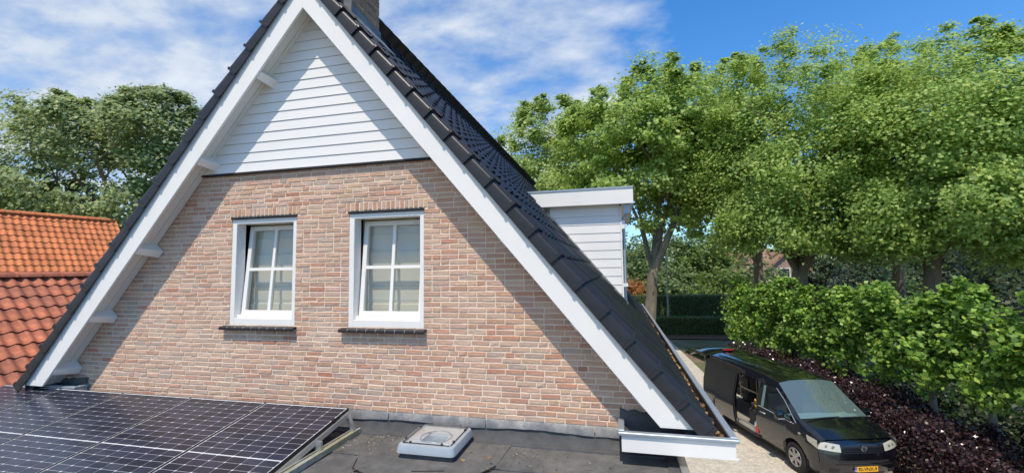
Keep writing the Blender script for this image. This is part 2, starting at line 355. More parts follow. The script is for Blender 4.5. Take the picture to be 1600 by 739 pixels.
# mortar smear stain between the windows
# lead flashing with pleats along the wall foot
mb = MB(); xs = np.linspace(-4.6, 2.86, 150)
for i in range(len(xs) - 1):
    a, b = xs[i], xs[i + 1]
    if i % 24 == 23: b -= .012
    ya, yb = -.012 - .008 * abs(math.sin(a * 9.3)) - random.uniform(0, .004), -.012 - .008 * abs(math.sin(b * 9.3)) - random.uniform(0, .004)
    za, zb = -.085 + .012 * math.sin(a * 4.1), -.085 + .012 * math.sin(b * 4.1)
    mb.add([(a, .004, .002), (b, .004, .002), (b, yb, -.03), (a, ya, -.03), (a, ya - .012, za), (b, yb - .012, zb)], [(0, 3, 2, 1), (3, 4, 5, 2)])
hp(mb, 'lead_flashing', LEAD, smooth=True)
# siding boards in the gable
def siding(xl, xr, z0, z1, y, clip=None):
    t = MB(); g = .004
    z0 += g
    def pts(z): return (max(xl, clip(z)[0]) if clip else xl, min(xr, clip(z)[1]) if clip else xr)
    l0, r0 = pts(z0); l1, r1 = pts(z1)
    if r1 - l1 < .02: l1 = r1 = (l1 + r1) / 2; 
    t.add([(l0, y, z0), (r0, y, z0), (r1, y + .010, z1), (l1, y + .010, z1), (l0, .0, z0), (r0, .0, z0), (r1, .0, z1), (l1, .0, z1)],
          [(0, 1, 2, 3), (0, 4, 5, 1), (3, 2, 6, 7), (0, 3, 7, 4), (1, 5, 6, 2)])
    return t
SZ = 3.03
for k in range(17):
    z0 = SZ + k * .1315; z1 = z0 + .1315
    f = lambda z: (XA - (5.2 - z) / SL, XA + (5.2 - z) / SL)
    if z0 > 5.15: break
    t = siding(-9, 9, z0, min(z1, 5.19), -.045, f); hp(t, 'siding_board', SIDING)
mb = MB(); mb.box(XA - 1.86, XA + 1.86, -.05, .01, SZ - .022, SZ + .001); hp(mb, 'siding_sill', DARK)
mb = MB(); mb.prism([(XA - 1.8, 0.004, 3.03), (XA + 1.8, .004, 3.03), (XA, .004, 5.2)], (0, .008, 0)); hp(mb, 'siding_backing', DARK)
# bargeboards (two pieces mitred at the apex)
for s in (1, -1):
    zi, zo = 5.01, 5.40; zb = .135
    xi = (zi - zb) / SL; xo = (zo - zb) / SL
    mb = MB(); mb.prism([(XA, -.32, zi), (XA + s * xi, -.32, zb), (XA + s * xo, -.32, zb), (XA, -.32, zo)], (0, .028, 0)); hp(mb, 'bargeboard', WHITE, bevel=.003)
    mb = MB()   # thin drip strip above the board
    mb.prism([(XA + s * .004, -.332, 5.385), (XA + s * (xo - .01), -.332, 5.385 - SL * (xo - .014)), (XA + s * (xo - .01), -.332, 5.43 - SL * (xo - .014)), (XA + s * .004, -.332, 5.43)], (0, .03, 0)); hp(mb, 'drip_strip', ZINC)
    # soffit boards
    for j in range(3):
        y0 = -.290 + j * .098; y1 = y0 + .093 - (.0 if j < 2 else .006)
        t = MB(); zc = 5.15 + (.004 if j % 2 else 0); xe = (zc - .12) / SL
        t.prism([(XA + s * .002, y0, zc), (XA + s * xe, y0, zc - SL * xe), (XA + s * xe, y0, zc - SL * xe + .03), (XA + s * .002, y0, zc + .03)], (0, y1 - y0, 0)); hp(t, 'soffit_board', SOFFIT)
    t = MB(); t.prism([(XA + s * .002, -.29, 5.18), (XA + s * 4.2, -.29, 5.18 - SL * 4.2), (XA + s * 4.2, -.29, 5.22 - SL * 4.2), (XA + s * .002, -.29, 5.22)], (0, .30, 0)); hp(t, 'soffit_backing', DARK)
    # purlin ends, deeper at the wall
    for xw, zw in ((1.02, 4.28), (1.92, 3.21), (2.34, 2.05), (3.5, 1.13), (4.12, .39)):
        xr = (5.15 - zw) / SL      # on the soffit line
        q = Vector((XA + s * xr, 0, zw)); dn = Vector((-s * SA, 0, -CA)); al = Vector((s * CA, 0, -SA))
        vs = []
        for yy, dd, tt in ((-.292, .10, .05), (-.005, .155, .06)):
            base = q + Vector((0, yy, 0)) - dn * .02
            vs += [base - al * tt, base + al * tt, base + al * tt + dn * (dd + .02), base - al * tt + dn * (dd + .02)]
        t = MB(); t.add(vs, [(0, 1, 2, 3), (4, 7, 6, 5)] + [(i, 4 + i, 4 + (i + 1) % 4, (i + 1) % 4) for i in range(4)]); hp(t, 'purlin_end', WHITE, bevel=.004)
# roof deck
for s in (1, -1):
    t = MB(); xe = 4.5
    t.prism([(XA - s * .02, -.294, 5.47), (XA + s * xe, -.294, 5.47 - SL * xe), (XA + s * xe, -.294, 5.235 - SL * xe), (XA - s * .02, -.294, 5.235)], (0, YB + .294, 0)); hp(t, 'roof_deck', DECK)
# roof tiles
def tile_mesh(name, w, Lt, amp, thick, m, prof=None, tilt=.03, n=10, sm=True):
    t = MB(); ss = [i / n for i in range(n + 1)]
    pf = prof or (lambda s: amp * (.5 + .5 * math.cos(2 * math.pi * s)) ** 1.6)
    vs = []
    for v, lift in ((0, tilt), (.05, tilt + .001), (Lt, 0)):
        for s in ss: vs.append((s * w, v, pf(s) + lift - thick))
    for s in ss: vs.append((s * w, .004, pf(s) + tilt - thick - thick))
    k = n + 1; fs = []
    for r in range(2):
        for i in range(n): fs.append((r * k + i, r * k + i + 1, (r + 1) * k + i + 1, (r + 1) * k + i))
    for i in range(n): fs.append((i, 3 * k + i, 3 * k + i + 1, i + 1))
    return vs, fs
def mk(name, vf, m, smooth=True):
    t = MB(); t.add(*vf); return t.mesh(name, m, smooth)
GA = .366; TW = .30
tv = tile_mesh('roof_tile', TW + .004, GA + .05, .034, .022, TILE, tilt=.034)
tile_me = mk('roof_tile', tv, TILE)
def tile_frame(side, xj, y):         # lower end of the tile at XA+side*xj
    x = XA + side * xj; z = rz(x)
    up = Vector((-side * CA, 0, SA)); u = Vector((0, side, 0)); nn = u.cross(up)
    return frame_mat((x, y, z), u, up, nn)
XJ = [(.177 - XA) + .2363 * k for k in range(-4, 15)] + [4.58]     # distances from the apex of the tile noses
Y0 = -.085; ncol = int((YB - Y0) / TW)
cand = []
for r, xj in enumerate(XJ):
    for c in range(ncol):
        y = Y0 + c * TW
        if 4.95 < y < 9.2 and 1.75 < xj < 3.8: continue          # under the dormer
        cand.append((r, c, xj, y))
def tsize(q):
    p = Vector((XA + q[2], q[3] + .15, rz(XA + q[2]))); d = p - CP; dep = d.dot(F); u = d.dot(Rr) / dep; v = d.dot(Uu) / dep
    if abs(u) > 1.17 or abs(v) > .54: return 0
    if q[3] > 5.0 and q[2] > 1.7: return .02 / dep ** 2
    return max(.001, Vector((SA, 0, CA)).dot(-d.normalized())) / dep ** 2
cand.sort(key=lambda q: -tsize(q)); st = MB()
for i, (r, c, xj, y) in enumerate(cand):
    m = tile_frame(1, xj, y) @ Matrix.Translation((0, random.uniform(-.003, .003), random.uniform(-.002, .002))) @ Matrix.Rotation(random.uniform(-.006, .006), 4, 'Z')
    if i < 296: hpart('roof_tile', tile_me, m)
    else: st.add([m @ Vector(v) for v in tv[0]], tv[1])
o = hp(st, 'roof_tile_field', TILEI, smooth=True); o['kind'] = 'stuff'
st = MB(); tv2 = tile_mesh('roof_tile', TW + .004, GA + .05, .034, .022, TILE, tilt=.034, n=6)
for xj in XJ:
    for c in range(ncol):
        m = tile_frame(-1, xj, Y0 + (c + 1) * TW); st.add([m @ Vector(v) for v in tv2[0]], tv2[1])
o = hp(st, 'roof_tile_far_slope', TILEI, smooth=True); o['kind'] = 'stuff'
# verge tiles: an L-shaped piece with rounded arris, flange over the bargeboard
def verge_vf():
    prof = [(.29, .0), (.26, .028), (.235, .0), (.10, .004), (.055, .012), (.025, .010), (.006, -.004), (0, -.025), (0, -.135), (.012, -.135), (.012, -.03)]
    vs = []; k = len(prof)
    for v, dz, do in ((-.004, .034, -.012), (.03, .035, -.013), (.032, .022, -.003), (.40, .0, .010)):
        for a, b in prof: vs.append((a + (do * 1.1 if a < .1 else 0), v, (b + dz + .006) if b > -.1 else b + .02))
    fs = []
    for r in range(3):
        for i in range(k - 1): fs.append((r * k + i, r * k + i + 1, (r + 1) * k + i + 1, (r + 1) * k + i))
    fs.append(tuple(range(k)))
    return vs, fs
vvf = verge_vf(); vme = mk('verge_tile', vvf, TILE)
vs2 = [(-a, b, c) for a, b, c in vvf[0]]; vme2 = mk('verge_tile', (vs2, [f[::-1] for f in vvf[1]]), TILE)
for s, me in ((1, vme), (-1, vme2)):
    for xj in XJ[1:]: hpart('verge_tile', me, tile_frame(s, xj, -.365))
# ridge tiles
t = MB(); k = 9
vs = []
for y, rr in ((-.02, .120), (.03, .120), (.032, .106), (.42, .098)):
    for i in range(k): a = math.pi * (i / (k - 1)); vs.append((rr * 1.15 * math.cos(a), y, rr * math.sin(a) - .075))
t.add(vs, [(r * k + i, r * k + i + 1, (r + 1) * k + i + 1, (r + 1) * k + i) for r in range(3) for i in range(k - 1)] + [tuple(range(k))])
rme = t.mesh('ridge_tile', TILE, True)
for i in range(int((YB + .36) / .40)):
    y = -.34 + i * .40
    if .1 < y < .95: continue
    hpart('ridge_tile', rme, Matrix.Translation((XA, y, 5.55)))
# chimney on the ridge
CH = bpy.data.objects.new('chimney', None); link(CH, H); CH.location = -HO
def cp(mb, name, m, par=CH, **k): return mb.build(name, m, par, **k)
x0, x1, y0, y1 = XA - .30, XA + .30, .27, .99
t = MB(); t.box(x0 + .012, x1 - .012, y0 + .012, y1 - .012, 4.9, 6.9); cp(t, 'chimney_core', MORTAR)
bm1 = mk('brick', brick_mesh(1, CHIMB, .20, .050), CHIMB, False); bm2 = mk('brick', brick_mesh(2, CHIMB, .095, .050), CHIMB, False)
for kz in range(16):
    z = 5.20 + kz * .062
    for face, (ox, oy, ang, ln) in enumerate(((x0, y0, 0, .60), (x1, y0, 90, .72))):
        p = .0 if kz % 2 else .105
        q = 0
        for ln2 in ([.20, .20, .20, .20] if kz % 2 else [.095, .20, .20, .20, .095]):
            if q + ln2 > ln + .02: ln2 = ln - q
            if ln2 < .04: break
            R = Matrix.Rotation(math.radians(ang), 4, 'Z')
            m = Matrix.Translation((ox, oy, z)) @ R @ Matrix.Translation((q + ln2 / 2, 0, 0)) @ Matrix.Diagonal((ln2 / (.20 if ln2 > .12 else .095), 1, 1, 1))
            part('brick', bm1 if ln2 > .12 else bm2, CH, m); q += ln2 + .01
t = MB(); t.prism([(x1 + .012, y0 - .02, 5.16), (x1 + .012, y1 + .03, 5.16), (x1 + .012, y1 + .03, 5.36), (x1 + .012, y0 - .02, 5.36)], (-.008, 0, 0))
t.prism([(x1 + .011, y0 - .1, 5.235), (x1 + .22, y0 - .1, 4.985), (x1 + .22, y0 - .1, 4.995), (x1 + .011, y0 - .1, 5.255)], (0, .95, 0))
t.prism([(x0 - .01, y0 - .012, 5.1), (x1 + .01, y0 - .012, 5.1), (x1 + .01, y0 - .012, 5.42), (XA, y0 - .012, 5.72), (x0 - .01, y0 - .012, 5.42)], (0, .006, 0)); cp(t, 'lead_flashing', LEAD)
t = MB(); t.box(x0 - .05, x1 + .05, y0 - .05, y1 + .05, 6.9, 6.98); cp(t, 'chimney_cap', MORTAR)
# windows: box frame, tilted sash with a cross bar, panes, blind, sill tiles
def window(w0, w1):
    Wn = bpy.data.objects.new('window', None); link(Wn, H); Wn.location = Vector((w0, 0, WZ0)) - HO
    w = w1 - w0; h = WZ1 - WZ0 - .034
    b = .068; d0, d1 = .008, .16
    t = MB(); t.box(0, b, d0, d1, 0, h); t.build('frame_jamb', WHITE, Wn, bevel=.003)
    t = MB(); t.box(w - .052, w, d0, d1, 0, h); t.build('frame_jamb', WHITE, Wn, bevel=.003)
    t = MB(); t.box(b, w - .052, d0 + .001, d1, h - .06, h - .001); t.build('frame_head', WHITE, Wn, bevel=.003)
    t = MB(); t.box(b, w - .052, d0 + .001, d1, .001, .085); t.box(b, w - .052, .05, d1, .087, .125); t.build('frame_cill', WHITE, Wn, bevel=.003)
    t = MB(); t.box(-.01, w + .01, -.02, .02, h + .003, h + .030)
    for i in range(13): t.box(.03 + i * w / 13, .05 + i * w / 13, -.024, -.018, h + .006, h + .026)
    t.build('lintel_membrane', BLACKPL, Wn)
    # sash, hinged at the bottom, leaning inwards at the top
    m = Matrix.Translation((0, .105, .128)) @ Matrix.Rotation(math.radians(-5.4), 4, 'X')
    x0, x1 = b + .014, w - .052 - .012; sh = h - .06 - .128 - .012; s = .058
    t = MB()
    for bx in ((x0, x0 + s, 0, .06, 0, sh), (x1 - s, x1, 0, .06, 0, sh)): t.box(*bx, m=m)
    for bx in ((x0 + s, x1 - s, .001, .059, 0, s), (x0 + s, x1 - s, .001, .059, sh - s, sh)): t.box(*bx, m=m)
    t.build('sash', WHITE, Wn, bevel=.003)
    xm = (x0 + x1) / 2; zm = sh * .505
    t = MB(); t.box(xm - .02, xm + .02, .002, .05, s, sh - s, m=m); t.box(x0 + s, xm - .02, .003, .049, zm - .02, zm + .02, m=m); t.box(xm + .02, x1 - s, .003, .049, zm - .02, zm + .02, m=m); t.build('glazing_bar', WHITE, Wn)
    for xa, xb in ((x0 + s, xm - .02), (xm + .02, x1 - s)):
        for za, zb in ((s, zm - .02), (zm + .02, sh - s)):
            t = MB(); t.box(xa, xb, .028, .034, za, zb, m=m); t.build('pane', GLASS, Wn)
    # roman blind in folds
    t = MB(); z = h - .02; n = 6; fh = (h - .05) / n
    for i in range(n):
        a = h - .02 - i * fh; vs = []
        for q, (yy, zz) in enumerate(((.315, 0), (.317, -.3), (.323, -.75), (.334, -.97), (.316, -1.0))): vs += [(.0, yy, a + zz * fh), (w, yy, a + zz * fh)]
        t.add(vs, [(2 * q, 2 * q + 1, 2 * q + 3, 2 * q + 2) for q in range(4)])
    t.build('blind', BLIND, Wn)
    t = MB(); t.box(-.02, 0, .163, .46, -.05, h + .04); t.box(w, w + .02, .163, .46, -.05, h + .04); t.box(-.02, w + .02, .163, .46, h + .04, h + .06); t.box(-.02, w + .02, .163, .46, -.07, -.05); t.box(-.02, w + .02, .46, .48, -.07, h + .06); t.build('reveal', mat('reveal', (.35, .34, .32), .9), Wn)
    n = 9; st = (w + .13) / n
    for i in range(n):
        a = -.085 + i * st; t = MB()
        t.prism([(a + .003, -.085, -.058), (a + .003, -.085, -.030), (a + .003, -.07, -.022), (a + .003, .04, -.001), (a + .003, .04, -.03), (a + .003, -.06, -.05)], (st - .007, 0, 0)); t.build('sill_tile', TILE, Wn, bevel=.003)
        t = MB(); t.box(a - .002, a + .002, -.078, .0, -.05, -.016); t.build('mortar_joint', MORTAR, Wn)
for w0, w1 in WINS: window(w0, w1)
# box gutters: white fascia boxes with a zinc rim
for s in (1, -1):
    X = lambda d: XA + s * d
    def bx(t, a, b, *r): t.box(min(X(a), X(b)), max(X(a), X(b)), *r)
    yf = -.44 if s > 0 else -.19
    GT = bpy.data.objects.new('gutter', None); link(GT, H); GT.location = -HO
    di, de, do = 3.725, 4.40, 4.786        # inner end, eaves, outer edge measured from the apex line
    t = MB(); bx(t, di + .03, do - .03, yf + .025, yf + .045, -.075, .075); bx(t, do - .05, do - .03, yf + .05, YB, -.075, .075); bx(t, di + .03, di + .05, yf + .05, -.01, -.075, .075); t.build('fascia', WHITE, GT)
    t = MB(); bx(t, di, do, yf, yf + .065, .078, .11); bx(t, do - .065, do, yf + .068, YB + .01, .078, .11); bx(t, di, di + .06, yf + .068, -.003, .078, .11); t.build('zinc_rim', ZINC, GT, bevel=.006)
    t = MB(); bx(t, di + .055, do - .055, yf + .048, -.012, -.06, -.045); bx(t, de - .35, do - .055, -.01, YB, -.06, -.045); bx(t, di + .052, do - .06, yf + .048, yf + .055, -.05, .077); bx(t, do - .062, do - .053, yf + .06, YB, -.05, .077); t.build('gutter_bed', FELTD if s > 0 else FELT, GT)
    t = MB(); bx(t, di + .1, do, yf + .05, yf + .10, -.08, -.077); bx(t, 4.3, do - .035, yf + .11, YB, -.08, -.077); t.build('gutter_underside', WHITE, GT)
    # crumpled felt upstand at the wall
    t = MB(); n = 12; vs = []
    for i in range(n + 1):
        a = di + .02 + i * .075
        zt = .20 - .06 * (i / n) + random.uniform(-.012, .012)
        vs += [(X(a), -.006, zt), (X(a), -.022 - random.uniform(0, .012), zt - .015), (X(a), -.03 - random.uniform(0, .02), .06), (X(a), -.06, -.03)]
    t.add(vs, [(4 * i + j, 4 * i + j + 1, 4 * i + 5 + j, 4 * i + 4 + j) for i in range(n) for j in range(3)]); t.build('felt_upstand', FELTD, GT, smooth=True)
# small wall vent half hidden by the bargeboard
t = MB(); t.tube([(1.93, -.005, .60), (1.93, -.03, .60)], [.035, .03], 14); 
# ---------------------------------------------------------- dormer
DM = bpy.data.objects.new('dormer', None); link(DM, H); DM.location = -HO
DX, DY0, DY1 = 3.0, 5.0, 8.9
for y, sgn in ((DY0, 1),):
    zt = 3.06; k = 0; z = zt
    t = MB(); t.prism([(1.2, y + .03, 3.1), (DX - .03, y + .03, 3.1), (DX - .03, y + .03, .95)], (0, .12, 0)); t.build('cheek_wall', DARK, DM)
    zs = [.93 + i * .19 for i in range(12)]
    for za in zs[:12]:
        zb = min(za + .19, 3.08)
        xa0 = XA + (5.50 - za) / SL - .02; xb0 = XA + (5.50 - zb) / SL - .02
        t = MB(); t.add([(min(xa0, DX - .04), y, za + .004), (DX - .028, y, za + .004), (DX - .028, y + .010, zb), (xb0, y + .010, zb), (min(xa0, DX - .04), y + .03, za + .004), (DX - .028, y + .03, za + .004), (DX - .028, y + .03, zb), (xb0, y + .03, zb)], [(0, 1, 2, 3), (0, 4, 5, 1), (3, 2, 6, 7), (0, 3, 7, 4), (1, 5, 6, 2)]); t.build('siding_board', SIDING, DM)
    t = MB(); t.box(DX - .026, DX + .006, y - .012, y + .03, .93, 3.04); t.build('corner_trim', WHITE, DM)
t = MB(); t.box(DX - .02, DX, DY0 + .03, DY1, 2.75, 3.05); t.box(DX - .02, DX, DY0 + .03, DY1, .9, 1.35); 
for a, b in ((DY0 + .03, DY0 + .2), (DY1 - .2, DY1), (6.4, 6.5), (7.6, 7.7)): t.box(DX - .019, DX + .001, a, b, 1.35, 2.75)
t.build('front_frame', WHITE, DM)
for a, b in ((5.2, 6.4), (6.5, 7.6), (7.7, 8.7)):
    t = MB(); t.box(DX - .06, DX - .055, a, b, 1.35, 2.75); t.build('pane', GLASS, DM)
t = MB(); t.box(DX - .5, DX - .4, DY0 + .16, DY1 - .1, 1.3, 3.0); t.build('blind', BLIND, DM)
t = MB(); t.box(DX + .002, DX + .10, DY0 + .06, DY1, 1.27, 1.33); t.box(DX + .002, DX + .07, DY0 + .02, DY0 + .14, 2.54, 2.72); t.build('window_sill', WHITE, DM)
t = MB(); t.prism([(.93, 4.78, 3.41), (3.26, 4.78, 3.41), (3.26, 4.78, 3.06), (1.24, 4.78, 3.06)], (0, .03, 0)); t.build('fascia', WHITE, DM, bevel=.003)
t = MB(); t.box(3.23, 3.26, 4.812, DY1 + .22, 3.06, 3.41); t.build('fascia', WHITE, DM)
t = MB(); t.prism([(.9, 4.765, 3.43), (3.275, 4.765, 3.43), (3.275, 4.765, 3.39), (.94, 4.765, 3.39)], (0, .012, 0)); t.box(3.263, 3.278, 4.765, DY1 + .24, 3.39, 3.43); t.build('zinc_edge', ZINC, DM)
t = MB(); t.box(-.2, 3.225, 4.812, DY1 + .2, 3.30, 3.42); t.build('flat_roof', FELTD, DM)
t = MB(); t.box(1.2, 3.225, 4.812, 4.995, 3.075, 3.09); t.box(3.008, 3.225, 4.998, DY1 + .2, 3.075, 3.09); t.build('soffit', SOFFIT, DM)
t = MB(); t.box(3.06, 3.20, 4.90, 4.97, 2.86, 3.07); t.tube([(3.13, 5.3, 3.07), (3.13, 5.3, 2.9), (3.05, 5.3, 2.8), (3.04, 5.3, .9)], .035, 10); t.build('downpipe', ZINC, DM)
t = MB(); t.box(1.36, 1.42, 4.96, 4.995, 2.86, 3.05); t.build('overflow_pipe', LEAD, DM)
t = MB()
q0 = Vector((XA + (5.55 - 3.35) / SL, 0, 3.35)); q1 = Vector((3.06, 0, rz(3.06) ))
nn = Vector((SA, 0, CA))
t.prism([q0 + Vector((0, 4.80, 0)) + nn * .035, q1 + Vector((0, 4.80, 0)) + nn * .035, q1 + Vector((0, 4.995, 0)) + nn * .05, q0 + Vector((0, 4.995, 0)) + nn * .05], nn * -.03); t.build('lead_flashing', LEAD, DM)
t = MB(); t.prism([(.96, DY1, 3.4), (3.0, DY1, 3.4), (3.0, DY1, .9)], (0, .05, 0)); t.build('cheek_wall', SIDING, DM)
# dead leaves lying in the gutter
n = 2600
cy = rng.uniform(-.2, 15.2, n); cy[:500] = rng.uniform(-.1, 4.2, 500); cx = 3.66 + rng.beta(1.8, 2.0, n) * .19; cz = -.04 + rng.uniform(0, .075, n)
def leaf_quads(P, size, nrm=None, jitter=1., aspect=1.25, fold=.0):
    n = len(P); a = rng.normal(size=(n, 3)) * jitter
    if nrm is not None: a = a + nrm
    a /= np.linalg.norm(a, axis=1)[:, None] + 1e-9
    b = np.cross(a, rng.normal(size=(n, 3))); b /= np.linalg.norm(b, axis=1)[:, None] + 1e-9; c = np.cross(a, b)
    s = size * rng.uniform(.65, 1.25, n)[:, None]
    b = b * s * aspect * .5; c = c * s * .5
    return np.stack([P - b, P + c * .95 - b * .12, P + b, P - c * .95 - b * .12], 1)
V = leaf_quads(np.stack([cx, cy, cz], 1), .055, np.array([0, 0, 1.2]), .8)
o = bpy.data.objects.new('dead_leaves', quads_mesh('dead_leaves', V, DEAD)); link(o); tag(o, 'dry brown leaves lying along the bottom of the box gutter', 'leaves', kind='stuff')

# ------------------------------------------------------------ flat roofed annex
AN = thing('flat_roof_annex', 'low annex with a grey bitumen flat roof in front of the brick gable', 'building', (0, -4, GZ))
def ap(mb, name, m, **k):
    o = mb.build(name, m, AN, **k); o.location = -AN.location; return o
t = MB(); t.box(-8.9, 3.45, -9, -.0, GZ, RZ - .06); ap(t, 'wall', MORTAR)
# bitumen sheets, each lapping a few millimetres over the next
edges = [-9, -3.6, -2.62, -1.62, -.62, .0]
for i in range(5):
    x_ = [-8.9, .55, 3.40] if i % 2 else [-8.9, 1.75, 3.40]
    for j in range(2):
        t = MB(); n = 26; xa, xb = x_[j], x_[j + 1] + (.08 if j == 0 else 0); vs = []
        top = RZ - .006 * (4 - i) * .8 + (.004 if j == 0 else 0)
        for q in range(n + 1):
            x = xa + (xb - xa) * q / n; w = .012 * math.sin(x * 2.3 + i * 2) + .008 * math.sin(x * 7.1 + i)
            y0, y1 = edges[i] + w - .05, edges[i + 1] + (.012 * math.sin(x * 2.3 + i * 2 + 2) if i < 4 else 0)
            if i == 0: y0 = -9
            vs += [(x, y0, top - .012), (x, y0 + .004, top + .002 * math.sin(x * 5)), (x, (y0 + y1) / 2, top - .004), (x, y1, top - .012)]
        t.add(vs, [(4 * q + r, 4 * q + 4 + r, 4 * q + 5 + r, 4 * q + 1 + r) for q in range(n) for r in range(3)]); ap(t, 'bitumen_sheet', FELT, smooth=True)
t = MB(); t.box(-8.9, 3.40, -9, .0, RZ - .07, RZ - .045); ap(t, 'roof_board', FELTD)
# upstand against the gable with a canted foot
t = MB(); n = 60; vs = []
for q in range(n + 1):
    x = -4.62 + (3.40 + 4.62) * q / n; w = .006 * math.sin(x * 6.3)
    vs += [(x, -.008, -.06), (x, -.012, -.10), (x, -.022 + w * .4, -.165), (x, -.055 + w, RZ + .012), (x, -.13 + w, RZ + .008), (x, -.135 + w, RZ - .02)]
t.add(vs, [(6 * q + r, 6 * q + r + 1, 6 * q + r + 7, 6 * q + r + 6) for q in range(n) for r in range(5)]); ap(t, 'felt_upstand', FELTD, smooth=True)
t = MB(); t.box(3.40, 3.475, -9, -.02, RZ - .16, RZ + .03); ap(t, 'aluminium_edge', ALU, bevel=.004)
t = MB(); t.box(3.30, 3.398, -9, -.02, RZ - .05, RZ + .008); ap(t, 'felt_edge_strip', FELTD)
# torch-on patch round the skylight and curved cut lines
t = MB(); pts = [(.28, -.78), (.36, -.98), (.60, -1.10), (1.05, -1.13), (1.52, -.98), (1.70, -.62), (1.72, .0 - .14), (.45, -.14), (.30, -.5)]
t.prism([(x, y, RZ - .002) for x, y in pts], (0, 0, .012)); ap(t, 'felt_patch', FELT, bevel=.004)
for pth in ([(.28, -.78), (.36, -.98), (.60, -1.10), (1.05, -1.13), (1.52, -.98), (1.70, -.66)], [(2.95, -.72), (2.83, -.95), (2.80, -1.3)], [(.95, -.93), (1.25, -.86)]):
    t = MB(); t.tube([(x, y, RZ + .012) for x, y in pth], .006, 6); ap(t, 'bitumen_seam', DARK)
# grit and pebbles blown onto the roof
n = 900; px = np.concatenate([rng.normal(.25, .30, 520), rng.normal(1.75, .25, 140), rng.uniform(-.2, 3.2, 240)]); py = np.concatenate([rng.normal(-.36, .13, 520), rng.normal(-.35, .12, 140), rng.uniform(-1.6, -.15, 240)])
k = (py < -.12) & ~((px > .6) & (px < 1.35) & (py > -.78)); px, py = px[k], py[k]
t = MB()
for x, y in zip(px, py):
    r = random.uniform(.004, .011) * (1.7 if random.random() < .05 else 1)
    t.add([(x - r, y, RZ + .004), (x, y - r, RZ + .004), (x + r, y, RZ + .004), (x, y + r, RZ + .004), (x, y, RZ + .004 + r)], [(0, 1, 4), (1, 2, 4), (2, 3, 4), (3, 0, 4)])
tag(t.build('roof_grit', mat('grit', (.25, .22, .18), .95, stops=[(4, (.13, .11, .09)), (4, (.20, .17, .13)), (.5, (.45, .43, .38))], island=True, objvar=.2)), 'loose grit and small pebbles scattered on the flat roof by the skylight', 'grit', kind='stuff')
n = 24; V = leaf_quads(np.stack([rng.uniform(-.1, 3.2, n), rng.uniform(-1.4, -.2, n), np.full(n, RZ + .014)], 1), .05, np.array([0, 0, 3.]), .6)
o = bpy.data.objects.new('fallen_leaves', quads_mesh('fallen_leaves', V, DEAD)); link(o); tag(o, 'a few dry leaves fallen on the flat roof', 'leaves', kind='stuff')

# ------------------------------------------------------------ skylight
SK = thing('skylight', 'square plastic dome skylight with a round light tube on the flat roof', 'skylight', (.97, -.39, RZ))
MILK = mat('frosted_plastic', (.33, .37, .41), .3, var=.06, vscale=6, coat=.3)
WPL = mat('white_plastic', (.66, .67, .67), .4)
s = .31
t = MB(); t.box(-s + .03, s - .03, -s + .03, s - .03, 0, .075); t.build('upstand', FELTD, SK)
t = MB()
rings = [(s + .005, .068), (s, .11), (s - .012, .142), (s - .035, .152), (s - .05, .150), (s - .055, .13)]
vs = []
def rsq(r, z, c=.05, k=5):
    out = []
    for q in range(4):
        cxs, cys = ((1, 1), (-1, 1), (-1, -1), (1, -1))[q]
        for i in range(k): a = math.radians(90 * q + 90 * i / (k - 1)); out.append((cxs * (r - c) + c * math.cos(a), cys * (r - c) + c * math.sin(a), z))
    return out
def loft(t, rs, k=5, close=None):
    vs = []; 
    for r, z in rs: vs += rsq(r, z, min(.05, r * .3), k)
    m = 4 * k; fs = [(a * m + i, a * m + (i + 1) % m, (a + 1) * m + (i + 1) % m, (a + 1) * m + i) for a in range(len(rs) - 1) for i in range(m)]
    if close: fs.append(tuple((len(rs) - 1) * m + i for i in range(m)))
    t.add(vs, fs)
loft(t, rings); t.build('flange', MILK, SK, smooth=True)
t = MB(); k = 32; vs = []
sq = [(1, a) for a in range(0)]
outer = rsq(s - .055, .140, .03, 8)
for (x, y, z), i in zip(outer, range(32)):
    a = math.atan2(y, x); vs.append((x, y, z))
for i in range(32):
    a = math.atan2(vs[i][1], vs[i][0]); vs.append((.165 * math.cos(a), .165 * math.sin(a), .128))
for i in range(32):
    a = math.atan2(vs[i][1], vs[i][0]); vs.append((.15 * math.cos(a), .15 * math.sin(a), .04))
t.add(vs, [(r * 32 + i, r * 32 + (i + 1) % 32, (r + 1) * 32 + (i + 1) % 32, (r + 1) * 32 + i) for r in range(2) for i in range(32)] + [tuple(range(64, 96))]); t.build('tube_tray', WPL, SK)
t = MB(); t.cyl((0, 0, .085), .157, (0, 0, .012), 32); t.build('tube_diffuser', mat('tube_mirror', (.40, .52, .62), .22, metal=.35, var=.3, vscale=9), SK)
t = MB(); vs = []; 
for r, z in ((.158, .132), (.164, .14), (.172, .132)):
    for i in range(32): a = 2 * math.pi * i / 32; vs.append((r * math.cos(a), r * math.sin(a), z))
t.add(vs, [(r * 32 + i, r * 32 + (i + 1) % 32, (r + 1) * 32 + (i + 1) % 32, (r + 1) * 32 + i) for r in range(2) for i in range(32)]); t.build('tube_ring', MILK, SK, smooth=True)
t = MB(); loft(t, [(s - .05, .153), (s - .056, .165), (s - .08, .178), (s - .13, .190), (s - .22, .196), (.03, .198)], 6, True); t.build('dome', glassmat('acrylic', (.95, .97, .98), .93, .06, .16), SK, smooth=True)
for q in range(4):
    R = Matrix.Rotation(math.pi / 2 * q, 4, 'Z'); t = MB(); t.box(-s + .06, s - .06, -s + .045, -s + .053, .153, .160, m=R); t.build('seal_strip', BLACKPL, SK)
    for xx in (-.17, .17):
        t = MB(); c = R @ Vector((xx, -s + .049, .156)); t.tube([c, c + Vector((0, 0, .014)), c + Vector((0, 0, .02))], [.013, .013, .007], 10); t.build('clip', BLACKPL, SK)

